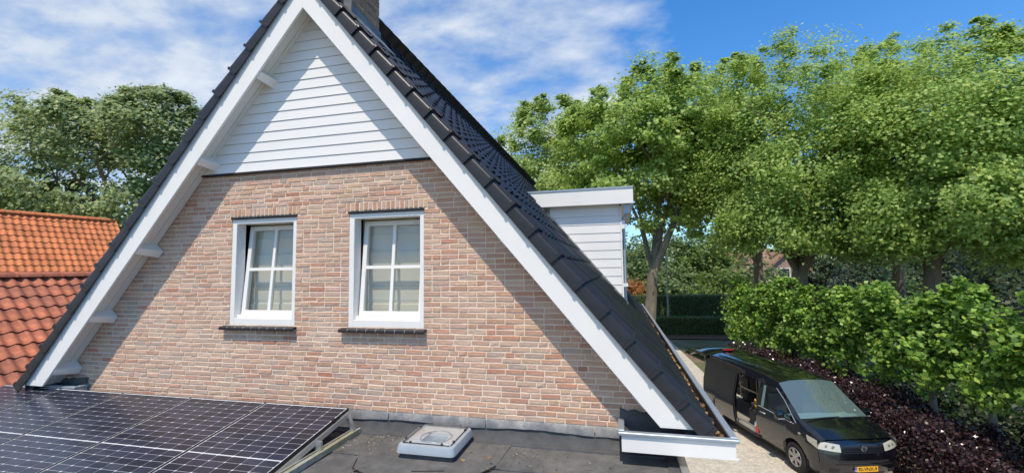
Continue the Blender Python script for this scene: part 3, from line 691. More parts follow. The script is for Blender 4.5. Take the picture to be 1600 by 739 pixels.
# ------------------------------------------------------------ solar panels
tilt = math.radians(10); PW, PL, PP = 1.134, 1.953, 1.148
pu = Vector((1, 0, 0)); pv = Vector((0, -math.cos(tilt), -math.sin(tilt))); pn = pu.cross(-pv)   # pv runs down the panel
cell_me = None
def cell_mesh():
    t = MB(); a, b, c = .0896, .0439, .009
    t.add([(-a + c, -b, 0), (a - c, -b, 0), (a, -b + c, 0), (a, b - c, 0), (a - c, b, 0), (-a + c, b, 0), (-a, b - c, 0), (-a, -b + c, 0)], [tuple(range(8))])
    t.add([(-a + .012, -b, .0004), (-a + .0125, -b, .0004)], [])
    return t.mesh('solar_cell', CELL)
cell_me = cell_mesh()
plab = ['solar panel at the right end of the tilted row, beside the open mounting triangle', 'solar panel second from the right end of the tilted row', 'solar panel in the middle of the row crossed by the bargeboard reflection', 'solar panel second from the left, below the foot of the white bargeboard', 'leftmost solar panel of the row, nearest the orange pantiles']
for i in range(5):
    xr = -.217 - i * PP
    P = thing('solar_panel', plab[i], 'solar panel', (xr - PW / 2, -.2, .086), 'solar panels in a tilted row on the flat roof')
    m = frame_mat((0, 0, 0), pu, -pv, pn); im = m
    t = MB(); f = .008; d = -.034
    for b in ((-PW / 2, PW / 2, -f, 0), (-PW / 2, PW / 2, -PL, -PL + f), (-PW / 2, -PW / 2 + f, -PL + f, -f), (PW / 2 - f, PW / 2, -PL + f, -f)): t.box(b[0], b[1], b[2], b[3], d, 0, m=m)
    t.build('frame', PFRAME, P)
    t = MB(); t.box(-PW / 2 + f, PW / 2 - f, -PL + f, -f, -.008, -.003, m=m); t.build('backsheet', BACKS, P)
    t = MB(); t.box(-PW / 2 + f, PW / 2 - f, -.020, -.013, -.0025, -.0012, m=m); t.build('top_strip', BACKS, P)
    for r in range(22):
        v = .028 + (r + .5) * .0916 - .0 + (.009 if r >= 11 else -.003)
        if r >= 17 and i < 2: pass
        for c in range(6):
            part('solar_cell', cell_me, P, m @ Matrix.Translation((-PW / 2 + .0165 + (c + .5) * .1835, -v, -.0018)))
# mounting frame under the right end
MT = thing('panel_mount', 'aluminium mounting triangle with a mossy base rail under the right end of the solar row', 'mounting frame', (-.2, -1, RZ))
def mp_(t, n, m): o = t.build(n, m, MT); o.location = -Vector(MT.location); return o
top = Vector((-.19, -.2, .05)); 
t = MB(); q = frame_mat((-.203, -.22, .046), pu, -pv, pn); t.box(-.012, .012, -1.9, 0, -.055, -.004, m=q); mp_(t, 'sloped_rail', ALU)
t = MB(); t.prism([(-.215, -.20, .02), (-.19, -.20, .02), (-.135, -.165, RZ + .045), (-.175, -.165, RZ + .045)], (0, -.05, 0)); mp_(t, 'rear_strut', ALU)
MOSS = mat('mossy_rail', (.30, .28, .17), .8, var=.35, vscale=9, col2=(.36, .36, .33), bump=.4, bscale=40)
t = MB(); t.box(-.20, -.10, -2.6, -.12, RZ + .005, RZ + .045); t.box(-.20, -.175, -2.6, -.12, RZ + .045, RZ + .06); t.box(-.125, -.10, -2.6, -.12, RZ + .045, RZ + .06); mp_(t, 'base_rail', MOSS)
t = MB(); t.box(-.19, -.13, -.80, -.77, RZ + .046, RZ + .15); mp_(t, 'rail_bracket', ALU)
for i in range(1, 6):
    xx = -.21 - i * PP + .007
    t = MB(); q = frame_mat((xx, -.22, .046), pu, -pv, pn); t.box(-.012, .012, -1.9, 0, -.06, -.036, m=q); mp_(t, 'sloped_rail', ALU)
    t = MB(); t.box(xx - .02, xx + .02, -.24, -.20, RZ, .0); mp_(t, 'rear_strut', ALU)
t = MB(); q = frame_mat((-.3, -.2, .0), pu, Vector((0, .35, .94)).normalized(), Vector((0, -.94, .35)).normalized()); t.box(-5.6, -.05, -.2, -.02, -.003, 0, m=q); mp_(t, 'wind_plate', mat('wind_plate', (.16, .165, .17), .5, metal=.5))
for i in range(6):
    xx = -.217 - i * PP + (.007 if i else -.004)
    t = MB(); q = frame_mat((xx, -.2, .086), pu, -pv, pn); t.box(-.011, .011, -.30, -.25, -.005, .004, m=q); mp_(t, 'clamp', BLACKPL)

# thin pale rail beside the roof edge
RL = thing('metal_rail', 'thin pale metal rail sticking out beyond the flat roof edge under the gutter', 'rail', (3.5, -.55, -.6))
t = MB(); t.box(0, .30, 0, .025, .13, .155); t.build('rail_bar', ALU, RL)
t = MB(); t.box(.255, .275, .026, .05, .0, .38); t.build('rail_post', ALU, RL)

# ------------------------------------------------------------ neighbouring pantiled roofs
def pantile_prof(amp): return lambda s: amp * (math.sin(2 * math.pi * (s + .02)) * .55 + .45 * math.cos(2 * math.pi * s) * (1 if s < .5 else 1))
def tiled_house(name, label, cat, ridge, ang, pitch, w, g, rows, ncols, c0, m, amp, limit, hgt, far=False):
    a = math.radians(ang); d = Vector((math.sin(a), math.cos(a), 0)); nrm = Vector((math.cos(a), -math.sin(a), 0)); ph = math.radians(pitch)
    dn = nrm * math.cos(ph) - Vector((0, 0, 1)) * math.sin(ph); up = -dn; nn = d.cross(up)
    R0 = Vector(ridge); T = thing(name, label, cat, (R0.x, R0.y, GZ)); o_ = -Vector(T.location)
    vf = tile_mesh('pantile', w + .012, g + .06, amp, .016, m, pantile_prof(amp), tilt=.03, n=8); me = mk('pantile', vf, m)
    for r in range(rows):
        for c in range(ncols):
            p = R0 + d * ((c + c0) * w) + dn * ((r + 1) * g)
            M_ = frame_mat(p + o_, d, up, nn) @ Matrix.Translation((random.uniform(-.004, .004), random.uniform(-.006, .006), random.uniform(-.003, .003))) @ Matrix.Rotation(random.uniform(-.02, .02), 4, 'Z')
            part('pantile', me, T, M_)
    # ridge tiles
    t = MB(); k = 7; vs = []
    for y, rr in ((0, .125), (.04, .125), (.042, .11), (.40, .105)):
        for i in range(k): b = math.pi * i / (k - 1); vs.append((rr * math.cos(b), y, rr * math.sin(b) - .05))
    t.add(vs, [(q * k + i, q * k + i + 1, (q + 1) * k + i + 1, (q + 1) * k + i) for q in range(3) for i in range(k - 1)] + [tuple(range(k))]); rm = t.mesh('ridge_tile', m, True)
    L0, L1 = c0 * w, (c0 + ncols) * w
    for i in range(int((L1 - L0) / .38)):
        part('ridge_tile', rm, T, frame_mat(R0 + o_ + d * (L0 + i * .38) + Vector((0, 0, .03)), nrm, d, Vector((0, 0, 1))))
    ln = rows * g
    e = R0 + dn * ln; e2 = R0 - nrm * (ln * math.cos(ph)) - Vector((0, 0, 1)) * (ln * math.sin(ph))
    b = Vector((0, 0, -.10)) 
    t = MB(); A = R0 + d * L0; t.prism([A + b, e + d * L0 + b, e + d * L0 + b * 2.2, A + b * 2.2], d * (L1 - L0)); t.prism([A + b, e2 + d * L0 + b, e2 + d * L0 + b * 2.2, A + b * 2.2], d * (L1 - L0))
    o = t.build('roof_deck', DECK, T); o.location = o_
    t = MB(); q = .35; ee = e - nrm * q; ee2 = e2 + nrm * q; z0 = GZ
    t.prism([Vector((A.x, A.y, A.z - .35)), Vector((ee.x, ee.y, e.z - .1)) + d * L0, Vector((ee.x, ee.y, z0)) + d * L0, Vector((ee2.x, ee2.y, z0)) + d * L0, Vector((ee2.x, ee2.y, e2.z - .1)) + d * L0], d * (L1 - L0)); o = t.build('wall', MORTAR, T); o.location = o_
    # far slope: one sheet of rolled tiles
    st = MB(); up2 = -(e2 - R0).normalized(); n2 = (-d).cross(up2); vf6 = tile_mesh('p', w + .01, g + .05, amp, .016, m, pantile_prof(amp), n=4)
    for r in range(rows):
        for c in range(ncols):
            M_ = frame_mat(R0 + d * ((c + c0 + 1) * w) - up2 * ((r + 1) * g), -d, up2, n2); st.add([M_ @ Vector(v) for v in vf6[0]], vf6[1])
    o = st.build('far_slope_tiles', m, T, smooth=True); o.location = o_; o['kind'] = 'stuff'
    t = MB(); gp = e + Vector((0, 0, -.10)) + nrm * .04; t.tube([gp + d * L0, gp + d * L1], .075, 10); t.build('gutter', BLACKPL, T, smooth=True).location = o_
    return T
tiled_house('pantiled_outbuilding', 'low outbuilding roof of large weathered orange pantiles beside the white bargeboard', 'outbuilding', (-9.72, 2.12, 1.69), 5, 42, .214, .326, 11, 26, -14, ORANGEW, .035, 300, 0)
tiled_house('neighbour_house', 'neighbour house behind with a steep bright orange tiled roof and ridge', 'house', (-17.9, 7.55, 3.98), 10, 54, .21, .262, 14, 21, -14, ORANGE, .030, 300, 0)

# ------------------------------------------------------------ vegetation
def crown_mesh(name, ell, nleaf, size, m, clump=.55, shell=.55, per=60, drop=.25, spikes=0, seed=0, flat=.55, jit=1.0):
    """leaves gathered in clumps spread through a union of ellipsoids [(centre, radii, weight)]"""
    global rng
    rng = np.random.default_rng(seed); P = []; Nn = []; sc_ = []
    wts = np.array([e[2] for e in ell], float); wts /= wts.sum()
    nc = max(3, nleaf // per); cc = []
    for (c, r, w_), wt in zip(ell, wts):
        k = max(2, int(nc * wt)); d = rng.normal(size=(k, 3)); d /= np.linalg.norm(d, axis=1)[:, None]
        rad = shell + (1 - shell) * rng.uniform(0, 1, k) ** .6
        bumpy = 1 + .13 * np.sin(d[:, 0] * 5 + seed) * np.cos(d[:, 1] * 4 + 2 * seed) + .08 * np.sin(d[:, 2] * 9 + seed)
        cc.append(np.array(c) + d * np.array(r) * (rad * bumpy)[:, None]); sc_.append(np.ones(k))
        if spikes:
            ks = spikes; d = rng.normal(size=(ks, 3)); d[:, 2] = abs(d[:, 2]) + .6; d /= np.linalg.norm(d, axis=1)[:, None]; b = np.array(c) + d * np.array(r) * .97
            for q in range(3): cc.append(b + np.array([0, 0, 1.]) * (q * min(.36, r[2] * .1)) * rng.uniform(.5, 1.1, ks)[:, None] + rng.normal(size=(ks, 3)) * .08); sc_.append(np.full(ks, .62 - .12 * q))
    cc = np.concatenate(cc)
    C0 = np.average(np.array([e[0] for e in ell]), axis=0, weights=wts)
    n = len(cc) * per; idx = np.repeat(np.arange(len(cc)), per)
    cs = clump * rng.uniform(.5, 1.45, len(cc)) * np.concatenate(sc_)
    off = rng.normal(size=(n, 3)) * np.array([1, 1, flat]) * cs[idx][:, None] * .62
    P = cc[idx] + off
    nr = (P - C0); nr /= np.linalg.norm(nr, axis=1)[:, None] + 1e-6; nr = nr * .75 + np.array([0, -.35, .75])
    V = leaf_quads(P, size, nr, .5 * jit, 1.3)
    return quads_mesh(name, V, m), cc
def limbs(base, top, r0, targets, m, lean=(0, 0), seed=0, fork=.35):
    rd = random.Random(seed); t = MB(); B = Vector(base)
    Fk = Vector(top)
    mid = B.lerp(Fk, .5) + Vector((rd.uniform(-.08, .08), rd.uniform(-.08, .08), 0))
    t.tube([B + Vector((0, 0, -.05)), B + Vector((0, 0, .35)), mid, Fk + Vector((0, 0, .1))], [r0 * 1.45, r0 * 1.05, r0 * .92, r0 * .82], 12)
    for i, tg in enumerate(targets):
        T = Vector(tg); rr = r0 * (.62 if i < 3 else .38); s0 = Fk if i < 5 else Fk.lerp(Vector(targets[i % 3]), .45)
        a = s0.lerp(T, .33) + Vector((rd.uniform(-.25, .25), rd.uniform(-.25, .25), -.25)); b = s0.lerp(T, .68) + Vector((rd.uniform(-.3, .3), rd.uniform(-.3, .3), .05))
        t.tube([s0 - Vector((0, 0, .15)), a, b, T], [rr, rr * .72, rr * .45, rr * .12], 8)
        for q in range(3):
            s1 = a.lerp(T, .2 + .27 * q); e = s1 + Vector((rd.uniform(-1, 1), rd.uniform(-1, 1), rd.uniform(.1, .9))) * (1.0 + r0 * 2)
            t.tube([s1, s1.lerp(e, .5) + Vector((0, 0, -.08)), e], [rr * .33, rr * .2, rr * .05], 5)
    return t
def tree(name, label, cat, base, fork_h, r0, crowns, nleaf, size, leaf, bark, targets, group=None, seed=0, lean=(0, 0), clump=.6, spikes=0, per=60, shell=.5):
    T = thing(name, label, cat, base, group); b = Vector(base)
    t = limbs((0, 0, 0), (lean[0], lean[1], fork_h), r0, [Vector(q) - b for q in targets], bark, seed=seed); t.build('trunk', bark, T, smooth=True)
    el = [(np.array(c) - np.array(base), r, w) for c, r, w in crowns]
    me, cc = crown_mesh('crown', el, nleaf, size, leaf, clump, shell, per, seed=seed, spikes=spikes); part('crown', me, T)
    return T
G = 'plane trees standing in a row behind the hedge'
# leaders for a tree: points inside the crown
def lead(c, r, n, seed):
    rd = random.Random(seed); out = []
    for i in range(n):
        a = 2 * math.pi * (i + rd.uniform(-.25, .25)) / n * 1.0; k = rd.uniform(.45, .8)
        out.append((c[0] + r[0] * k * math.cos(a), c[1] + r[1] * k * math.sin(a), c[2] + r[2] * rd.uniform(.0, .65)))
    return out
def plane(label, base, fork, r0, c, r, nleaf, seed, leaf=LEAF_P, lean=(0, 0), extra=(), spikes=22, size=.10, n=9, cat='tree', name='plane_tree', group=G, shell=.40, clump=.58):
    cr = [(c, r, 1.0)] + list(extra)
    return tree(name, label, cat, base, fork, r0, cr, nleaf, size, leaf, BARK, lead(c, r, n, seed), group, seed, lean, clump, spikes, 150, shell)
plane('plane tree with a forked grey trunk right beside the white dormer', (4.3, 20.2, GZ), 4.6, .34, (5.2, 20.8, 8.3), (4.4, 4.4, 4.5), 60000, 11, lean=(.45, .1), extra=[((2.0, 22.5, 8.2), (3.0, 3.0, 3.4), .25), ((8.0, 20.5, 6.9), (2.8, 3, 2.8), .25)], size=.16)
plane('large plane tree with a forked trunk in front of the far brown roof', (10.5, 17.0, GZ), 4.45, .36, (11.0, 17.2, 7.2), (4.2, 4.2, 4.4), 85000, 12, lean=(.2, 0), extra=[((10.8, 15.6, 3.8), (3.2, 2.4, 1.7), .30), ((8.3, 16.4, 3.0), (1.1, 1.2, .8), .05), ((12.6, 15.4, 2.5), (1.2, 1.2, .9), .06)])
plane('plane tree with a thick pale trunk leaning right behind the leafy hedge', (13.5, 13.9, GZ), 5.0, .29, (14.6, 13.9, 5.9), (3.7, 3.9, 3.5), 105000, 13, lean=(.35, .0), extra=[((14.4, 12.2, 3.4), (3.2, 2.4, 1.5), .3), ((15.6, 12.6, 2.3), (1.2, 1.2, .8), .06), ((12.3, 13.0, 2.6), (1.0, 1.0, .7), .05)])
plane('plane tree with a slim dark trunk standing farther back between the two thick trunks', (17.3, 22.5, GZ), 4.6, .33, (17.2, 22.3, 8.6), (4.4, 4.2, 4.6), 44000, 14)
plane('plane tree whose crown fills the upper right corner', (18.6, 13.2, GZ), 4.4, .38, (18.4, 13.2, 5.5), (3.6, 3.6, 3.2), 90000, 15, extra=[((18.2, 11.6, 3.6), (2.8, 2.2, 1.6), .25), ((17.0, 11.5, 2.2), (1.5, 1.2, .8), .06)])
plane('paler loose crowned tree rising behind the end of the black roof', (-2.0, 28.5, GZ), 4.5, .33, (-1.8, 28.5, 9.0), (4.8, 4.6, 5.6), 36000, 16, leaf=LEAF_P2, spikes=30, size=.18, shell=.3, clump=.7)
plane('tree with a middling crown between the dormer tree and the big forked tree', (11.9, 27.1, GZ), 5, .34, (9.4, 27.0, 9.6), (4.4, 4.4, 6.0), 32000, 17, size=.18)
# tree behind the neighbour's roof
tree('broadleaf_tree', 'wide dense green tree behind the orange roofs on the left', 'tree', (-25.5, 14.5, GZ), 3.5, .5, [((-25.8, 14.2, 6.4), (6.3, 6.0, 5.6), 1.0), ((-31.5, 14, 3.6), (3.6, 3.5, 3.6), .35), ((-20.6, 15.5, 4.6), (3.4, 3.2, 3.6), .35), ((-28.4, 14, 9.6), (2.6, 2.6, 2.4), .15), ((-22.5, 14.2, 9.8), (2.4, 2.4, 2.2), .15)], 80000, .165, LEAF_G, BARK, lead((-25.8, 14.2, 6.4), (5, 5, 5), 7, 3), None, 21, (0, 0), .7, 20, 100, .55)
# leafy hedge of linden on stems, each stem a tree of its own
hl = ['rightmost linden of the leafy hedge, half cut off by the picture edge', 'linden of the leafy hedge with the fully visible pale stem nearest the right edge', 'linden of the leafy hedge with the second pale stem from the right', 'linden of the leafy hedge with a thin stem right of the van bonnet', 'linden of the leafy hedge behind the van windscreen', 'linden of the leafy hedge standing behind the middle of the van roof', 'linden of the leafy hedge standing behind the rear half of the van roof', 'linden of the leafy hedge just right of the open tailgate', 'last linden of the leafy hedge, directly behind the open tailgate']
sy = [5.55, 6.86, 8.1, 9.3, 10.5, 11.8, 13.1, 14.5, 15.9]
for i, y in enumerate(sy):
    x = 10.5 - .27 * (y - 7)
    T = thing('hedge_linden', hl[i], 'hedge tree', (x, y, GZ), 'lindens on stems forming the leafy hedge')
    t = MB(); t.tube([(0, 0, 0), (.03, .02, 1.2), (-.02, 0, 2.4), (.02, 0, 3.8)], [.085, .07, .06, .02], 9)
    for q in range(9):
        z = 1.6 + q * .25; sg = 1 if q % 2 else -1; t.tube([(0, 0, z), (-.27 * .4 * sg, .4 * sg, z + .15), (-.27 * .7 * sg, .72 * sg, z + .3)], [.022, .015, .006], 5)
    t.build('trunk', BARKG, T, smooth=True)
    hv_ = .16 * math.sin(i * 2.4); up = .06 if i < 4 else 0; el = [((0, 0, 2.85 + up + hv_ * .3), (.50, .78, 1.05 - up), 1.0), ((-.1, .35 * math.sin(i * 1.7), 3.55 + hv_), (.42, .5, .5), .28), ((-.25, -.3, 2.1 + up * 2.2 - hv_), (.45, .5, .6 - up), .30), ((-.3, .4, 2.8 + hv_), (.4, .35, .5), .25)]
    me, cc = crown_mesh('crown', el, 3300, .104, LEAF_L, .20, .38, 30, seed=40 + i, spikes=7, flat=.8, jit=1.7); part('crown', me, T)
# purple beech hedge at their feet
n = 66000; u = rng.uniform(0, 1, n); yv = 1.0 + u * 13.5; side = rng.uniform(-1, 1, n)
hh = np.clip(1.0 + .17 * (yv - 6), .9, 1.6) + .13 * np.sin(yv * 3.1) + .09 * np.sin(yv * 7.7) + .08 * rng.normal(size=n); zv = rng.uniform(0, 1, n) ** .75
shell_ = rng.uniform(0, 1, n) < .65
side = np.where(shell_, np.sign(side) * rng.uniform(.8, 1.0, n), side); zv = np.where(~shell_, rng.uniform(.85, 1.05, n), zv)
xv = 9.78 - .28 * (yv - 7) + side * .86 * (1 - .25 * zv ** 3) + rng.normal(size=n) * .05
Pp = np.stack([xv, yv + rng.normal(size=n) * .04, GZ + zv * hh], 1)
V = leaf_quads(Pp, .058, np.stack([np.sign(side) * .5, np.full(n, -.2), np.full(n, .7)], 1), .7)
PH = thing('purple_hedge', 'low dark purple beech hedge along the driveway beside the black van', 'hedge', (9.55, 7, GZ))
part('foliage', quads_mesh('foliage', V, LEAF_PU), PH, Matrix.Translation((-9.55, -7, -GZ)))
t = MB()
for i in range(26):
    y = 3.7 + i * .52; x = 9.55 - .28 * (y - 7); t.tube([(x, y, GZ), (x + random.uniform(-.1, .1), y, GZ + .5), (x + random.uniform(-.25, .25), y + random.uniform(-.2, .2), GZ + 1.0)], [.025, .018, .006], 5)
o = t.build('stems', BARKG, PH); o.location = -Vector(PH.location)
# ivy and self-sown plants under the lindens
n = 34000; yv = rng.uniform(2, 22, n); off = rng.uniform(.8, 4.2, n); hgt = .15 + .35 * np.abs(np.sin(yv * 1.3) * np.sin(off * 2.1 + yv * .4))
keep = (np.sin(yv * .9) + np.sin(off * 2.7 + yv * .35) + rng.normal(size=n) * .5) > -.9
Pg = np.stack([9.55 - .28 * (yv - 7) + off + .3, yv, GZ + rng.uniform(0, 1, n) * hgt], 1)[keep]
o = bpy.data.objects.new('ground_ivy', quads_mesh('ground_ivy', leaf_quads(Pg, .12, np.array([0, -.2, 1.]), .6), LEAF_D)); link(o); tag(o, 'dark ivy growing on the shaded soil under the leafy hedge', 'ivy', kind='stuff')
# clipped hedges across the end of the drive
def clipped(name, label, x0, x1, y, depth, h, n, leaf, seed, slope=.13, size=.075):
    r = np.random.default_rng(seed); T = thing(name, label, 'hedge', ((x0 + x1) / 2, y, GZ))
    k = r.integers(0, 3, n); xs_ = r.uniform(x0, x1, n); a = r.uniform(0, 1, n); b = r.uniform(-.5, .5, n)
    zz_ = np.where(k < 2, a * h, h + r.normal(size=n) * .025); yy = np.where(k < 2, -depth / 2 + r.normal(size=n) * .05, b * depth)
    nr = np.where((k < 2)[:, None], np.array([[0, -.9, .4]]), np.array([[0, -.2, 1.]]))
    P_ = np.stack([xs_, y + (xs_ - x0) * slope + yy, GZ + zz_], 1); V_ = leaf_quads(P_, size, nr, .6)
    part('foliage', quads_mesh('foliage', V_, leaf), T, Matrix.Translation(-Vector(T.location)))
    t = MB(); t.prism([(x0, y - depth / 2 + .12, GZ), (x1, y - depth / 2 + .12 + (x1 - x0) * slope, GZ), (x1, y + depth / 2 + (x1 - x0) * slope, GZ), (x0, y + depth / 2, GZ)], (0, 0, h - .08)); o = t.build('branch_core', mat('hedge_core', (.05, .065, .028), .95, var=.4, vscale=9, bump=1, bscale=20), T); o.location = -Vector(T.location)
clipped('clipped_hedge', 'tall clipped dark green hedge behind the lamp post', -2, 15.5, 35.6, 1.0, 2.35, 15000, LEAF_H, 3)
clipped('clipped_hedge', 'low clipped hedge in front of the lamp post at the end of the drive', -2, 12.5, 28.2, .9, 1.2, 11000, LEAF_H, 4)
# dirt strip and lamp post
mb = MB(); mb.add([(-4, 26.4, GZ + .004), (12, 27.2, GZ + .004), (12, 29.4, GZ + .004), (-4, 28.6, GZ + .004)], [(0, 1, 2, 3)]); tag(mb.build('soil_strip', mat('soil', (.15, .085, .055), .95, var=.4, vscale=5, bump=.8, bscale=30)), kind='structure')
LPp = thing('lamp_post', 'tall thin grey lamp post standing between the two clipped hedges', 'lamp post', (6.72, 32.9, GZ))
t = MB(); t.tube([(0, 0, 0), (0, 0, 1.3), (0, 0, 1.32), (0, 0, 9.2)], [.10, .095, .065, .045], 12); t.build('pole', mat('galvanised', (.33, .36, .36), .5, metal=.4), LPp, smooth=True)
t = MB(); t.tube([(0, 0, 9.1), (.05, -.2, 9.35), (.1, -.7, 9.4)], [.04, .04, .035], 8); t.build('arm', ALU, LPp, smooth=True)
t = MB(); t.prism([(.0, -.6, 9.36), (.2, -.6, 9.36), (.17, -1.3, 9.40), (.06, -1.3, 9.40)], (0, 0, .1)); t.build('lamp_head', ALU, LPp, bevel=.02)
# shrubs and distant trees
def bush(name, label, cat, c, r, n, size, leaf, seed, group=None, clump=.45, trunk=True):
    base = (c[0], c[1], GZ); T = thing(name, label, cat, base, group)
    me, cc = crown_mesh('crown', [((0, 0, c[2] - GZ), r, 1.), ((r[0] * .45, -r[1] * .2, c[2] - GZ - r[2] * .3), (r[0] * .6, r[1] * .6, r[2] * .6), .35), ((-r[0] * .5, 0, c[2] - GZ - r[2] * .35), (r[0] * .55, r[1] * .6, r[2] * .6), .35)], n, size, leaf, clump, .6, 45, seed=seed, flat=.7); part('crown', me, T)
    t = MB(); hgt = c[2] - GZ
    for i in range(4):
        a = i * 1.6 + seed; t.tube([(0, 0, 0), (.12 * math.cos(a) * r[0], .12 * math.sin(a) * r[1], hgt * .6), (.5 * math.cos(a) * r[0], .5 * math.sin(a) * r[1], hgt + r[2] * .3)], [.04 * r[0] + .02, .03 * r[0], .01], 6)
    t.build('trunk', BARK, T); return T
bush('orange_shrub', 'orange leaved shrub beside the plane trunk above the tall clipped hedge', 'shrub', (3.6, 38.5, -.2), (1.7, 1.4, 1.1), 3000, .14, LEAF_O, 61)
bg = [((3.0, 52, .8), (5, 4, 5.0), LEAF_W, 'dark green tree far behind the dormer edge'),
      ((8.2, 50, -.6), (3.6, 3, 3.2), LEAF_W, 'rounded green shrub far behind the lamp post'),
      ((9.5, 60, 1.6), (5.5, 4, 5.4), LEAF_W, 'broad dark tree far behind between lamp post and forked trunk'),
      ((14.4, 58, 2.0), (4.6, 4, 4.3), LEAF_B, 'bright green tree far left of the brown roofed house'),
      ((13.3, 44, -.8), (3.4, 2.4, 2.2), LEAF_B, 'bright green shrub in front of the brown roofed house'),
      ((17.0, 46, .1), (3.0, 2.2, 2.2), LEAF_W, 'green shrub below the eaves of the brown roofed house'),
      ((20, 72, 2.5), (7, 5, 6), LEAF_W, 'large tree behind the brown roofed house'),
      ((29, 62, 1.6), (6, 5, 6.5), LEAF_D, 'dark tree right of the brown roofed house'),
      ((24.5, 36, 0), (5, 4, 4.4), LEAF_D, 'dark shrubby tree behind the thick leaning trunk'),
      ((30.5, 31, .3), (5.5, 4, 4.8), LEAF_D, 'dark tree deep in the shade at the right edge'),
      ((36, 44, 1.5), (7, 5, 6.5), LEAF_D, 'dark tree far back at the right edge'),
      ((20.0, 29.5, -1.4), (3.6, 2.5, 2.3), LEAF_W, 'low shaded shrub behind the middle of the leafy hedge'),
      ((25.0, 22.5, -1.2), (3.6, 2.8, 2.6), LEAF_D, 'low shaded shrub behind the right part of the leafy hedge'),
      ((-3.0, 58, 1.5), (6, 5, 5.5), LEAF_W, 'dark tree hidden mostly behind the roof end'),
      ((46, 70, 3), (10, 7, 8), LEAF_W, 'large far tree beyond the right edge trees'),
      ((-42, 40, 1), (9, 6, 7), LEAF_W, 'far tree left behind the neighbour house')]
for i, (c, r, lf, lb) in enumerate(bg):
    D = (Vector(c) - CP).length; bush('background_tree' if r[2] > 3 else 'background_shrub', lb, 'tree' if r[2] > 3 else 'shrub', c, r, int(min(11000, 420 * r[0] * r[2])), max(.16, D * .0052), lf, 70 + i, clump=.5 + D * .006)
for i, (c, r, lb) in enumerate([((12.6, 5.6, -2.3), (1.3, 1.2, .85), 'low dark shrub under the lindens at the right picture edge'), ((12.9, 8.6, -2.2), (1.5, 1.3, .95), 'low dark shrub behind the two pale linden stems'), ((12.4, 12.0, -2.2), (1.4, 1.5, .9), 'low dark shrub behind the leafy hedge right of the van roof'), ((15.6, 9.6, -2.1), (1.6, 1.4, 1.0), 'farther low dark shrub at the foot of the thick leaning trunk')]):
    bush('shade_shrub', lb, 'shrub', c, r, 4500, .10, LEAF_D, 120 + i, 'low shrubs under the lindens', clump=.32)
# far wood on the horizon
rr = np.random.default_rng(5); n = 26000; xx = rr.uniform(-160, 190, n); yy = 95 + rr.uniform(0, 22, n) + 8 * np.sin(xx * .05)
ht = 8.5 + 1.6 * np.sin(xx * .13) + 1.2 * np.sin(xx * .31 + 1) + .9 * np.sin(xx * .83); zz_ = GZ + rr.uniform(0, 1, n) ** .6 * ht
V = leaf_quads(np.stack([xx, yy, zz_], 1), 1.0, np.array([0, -.5, .8]), .7); o = bpy.data.objects.new('far_wood', quads_mesh('far_wood', V, LEAF_W)); link(o); tag(o, 'distant belt of woodland closing the horizon', 'wood', kind='stuff')

# ------------------------------------------------------------ far house
FH = thing('far_house', 'far brick house with a brown tiled roof seen between the trees', 'house', (19.6, 56, GZ), rz=math.radians(6))
FB = mat('far_brick', (.36, .25, .20), .9, var=.15, vscale=6); FT = mat('brown_tile', (.30, .17, .115), .85, var=.3, vscale=5, bump=.6, bscale=25)
t = MB(); t.box(-3.2, 3.2, 0, 8, 0, 4.0); t.build('wall', FB, FH)
t = MB(); t.prism([(-3.9, -.5, 5.2), (-2.8, -.1, 5.15), (2.0, -.1, 5.15), (2.0, 3, 7.0), (-2.9, 3, 7.0)], (0, 0, .15)); t.build('roof', FT, FH)
t = MB(); t.prism([(-4.0, -1.2, 4.1), (1.4, -1.2, 4.1), (3.2, 3.4, 7.0), (-2.8, 3.4, 7.0)], (0, .15, .15)); t.build('roof', FT, FH)
t = MB(); t.prism([(1.2, -.9, 0), (5.6, -.9, 0), (5.6, -.9, 4.4), (3.4, -.9, 6.3), (1.2, -.9, 4.4)], (0, 6, 0)); t.build('gable', FB, FH)
t = MB(); t.prism([(.7, -1.3, 4.05), (3.4, -1.3, 6.45), (3.4, -1.3, 6.7), (.7, -1.3, 4.3)], (0, 6, 0)); t.prism([(3.402, -1.3, 6.45), (6.1, -1.3, 4.05), (6.1, -1.3, 4.3), (3.402, -1.3, 6.7)], (0, 6, 0)); t.build('gable_roof', FT, FH)
FW = bpy.data.objects.new('window', None); link(FW, FH); FW.location = (3.0, -.96, 4.0)
t = MB(); t.box(-.75, .75, 0, .05, -.6, .6); t.build('frame', WHITE, FW); t = MB(); t.box(-.62, .62, -.02, -.005, -.48, .48); t.build('pane', mat('far_pane', (.03, .035, .045), .1), FW)

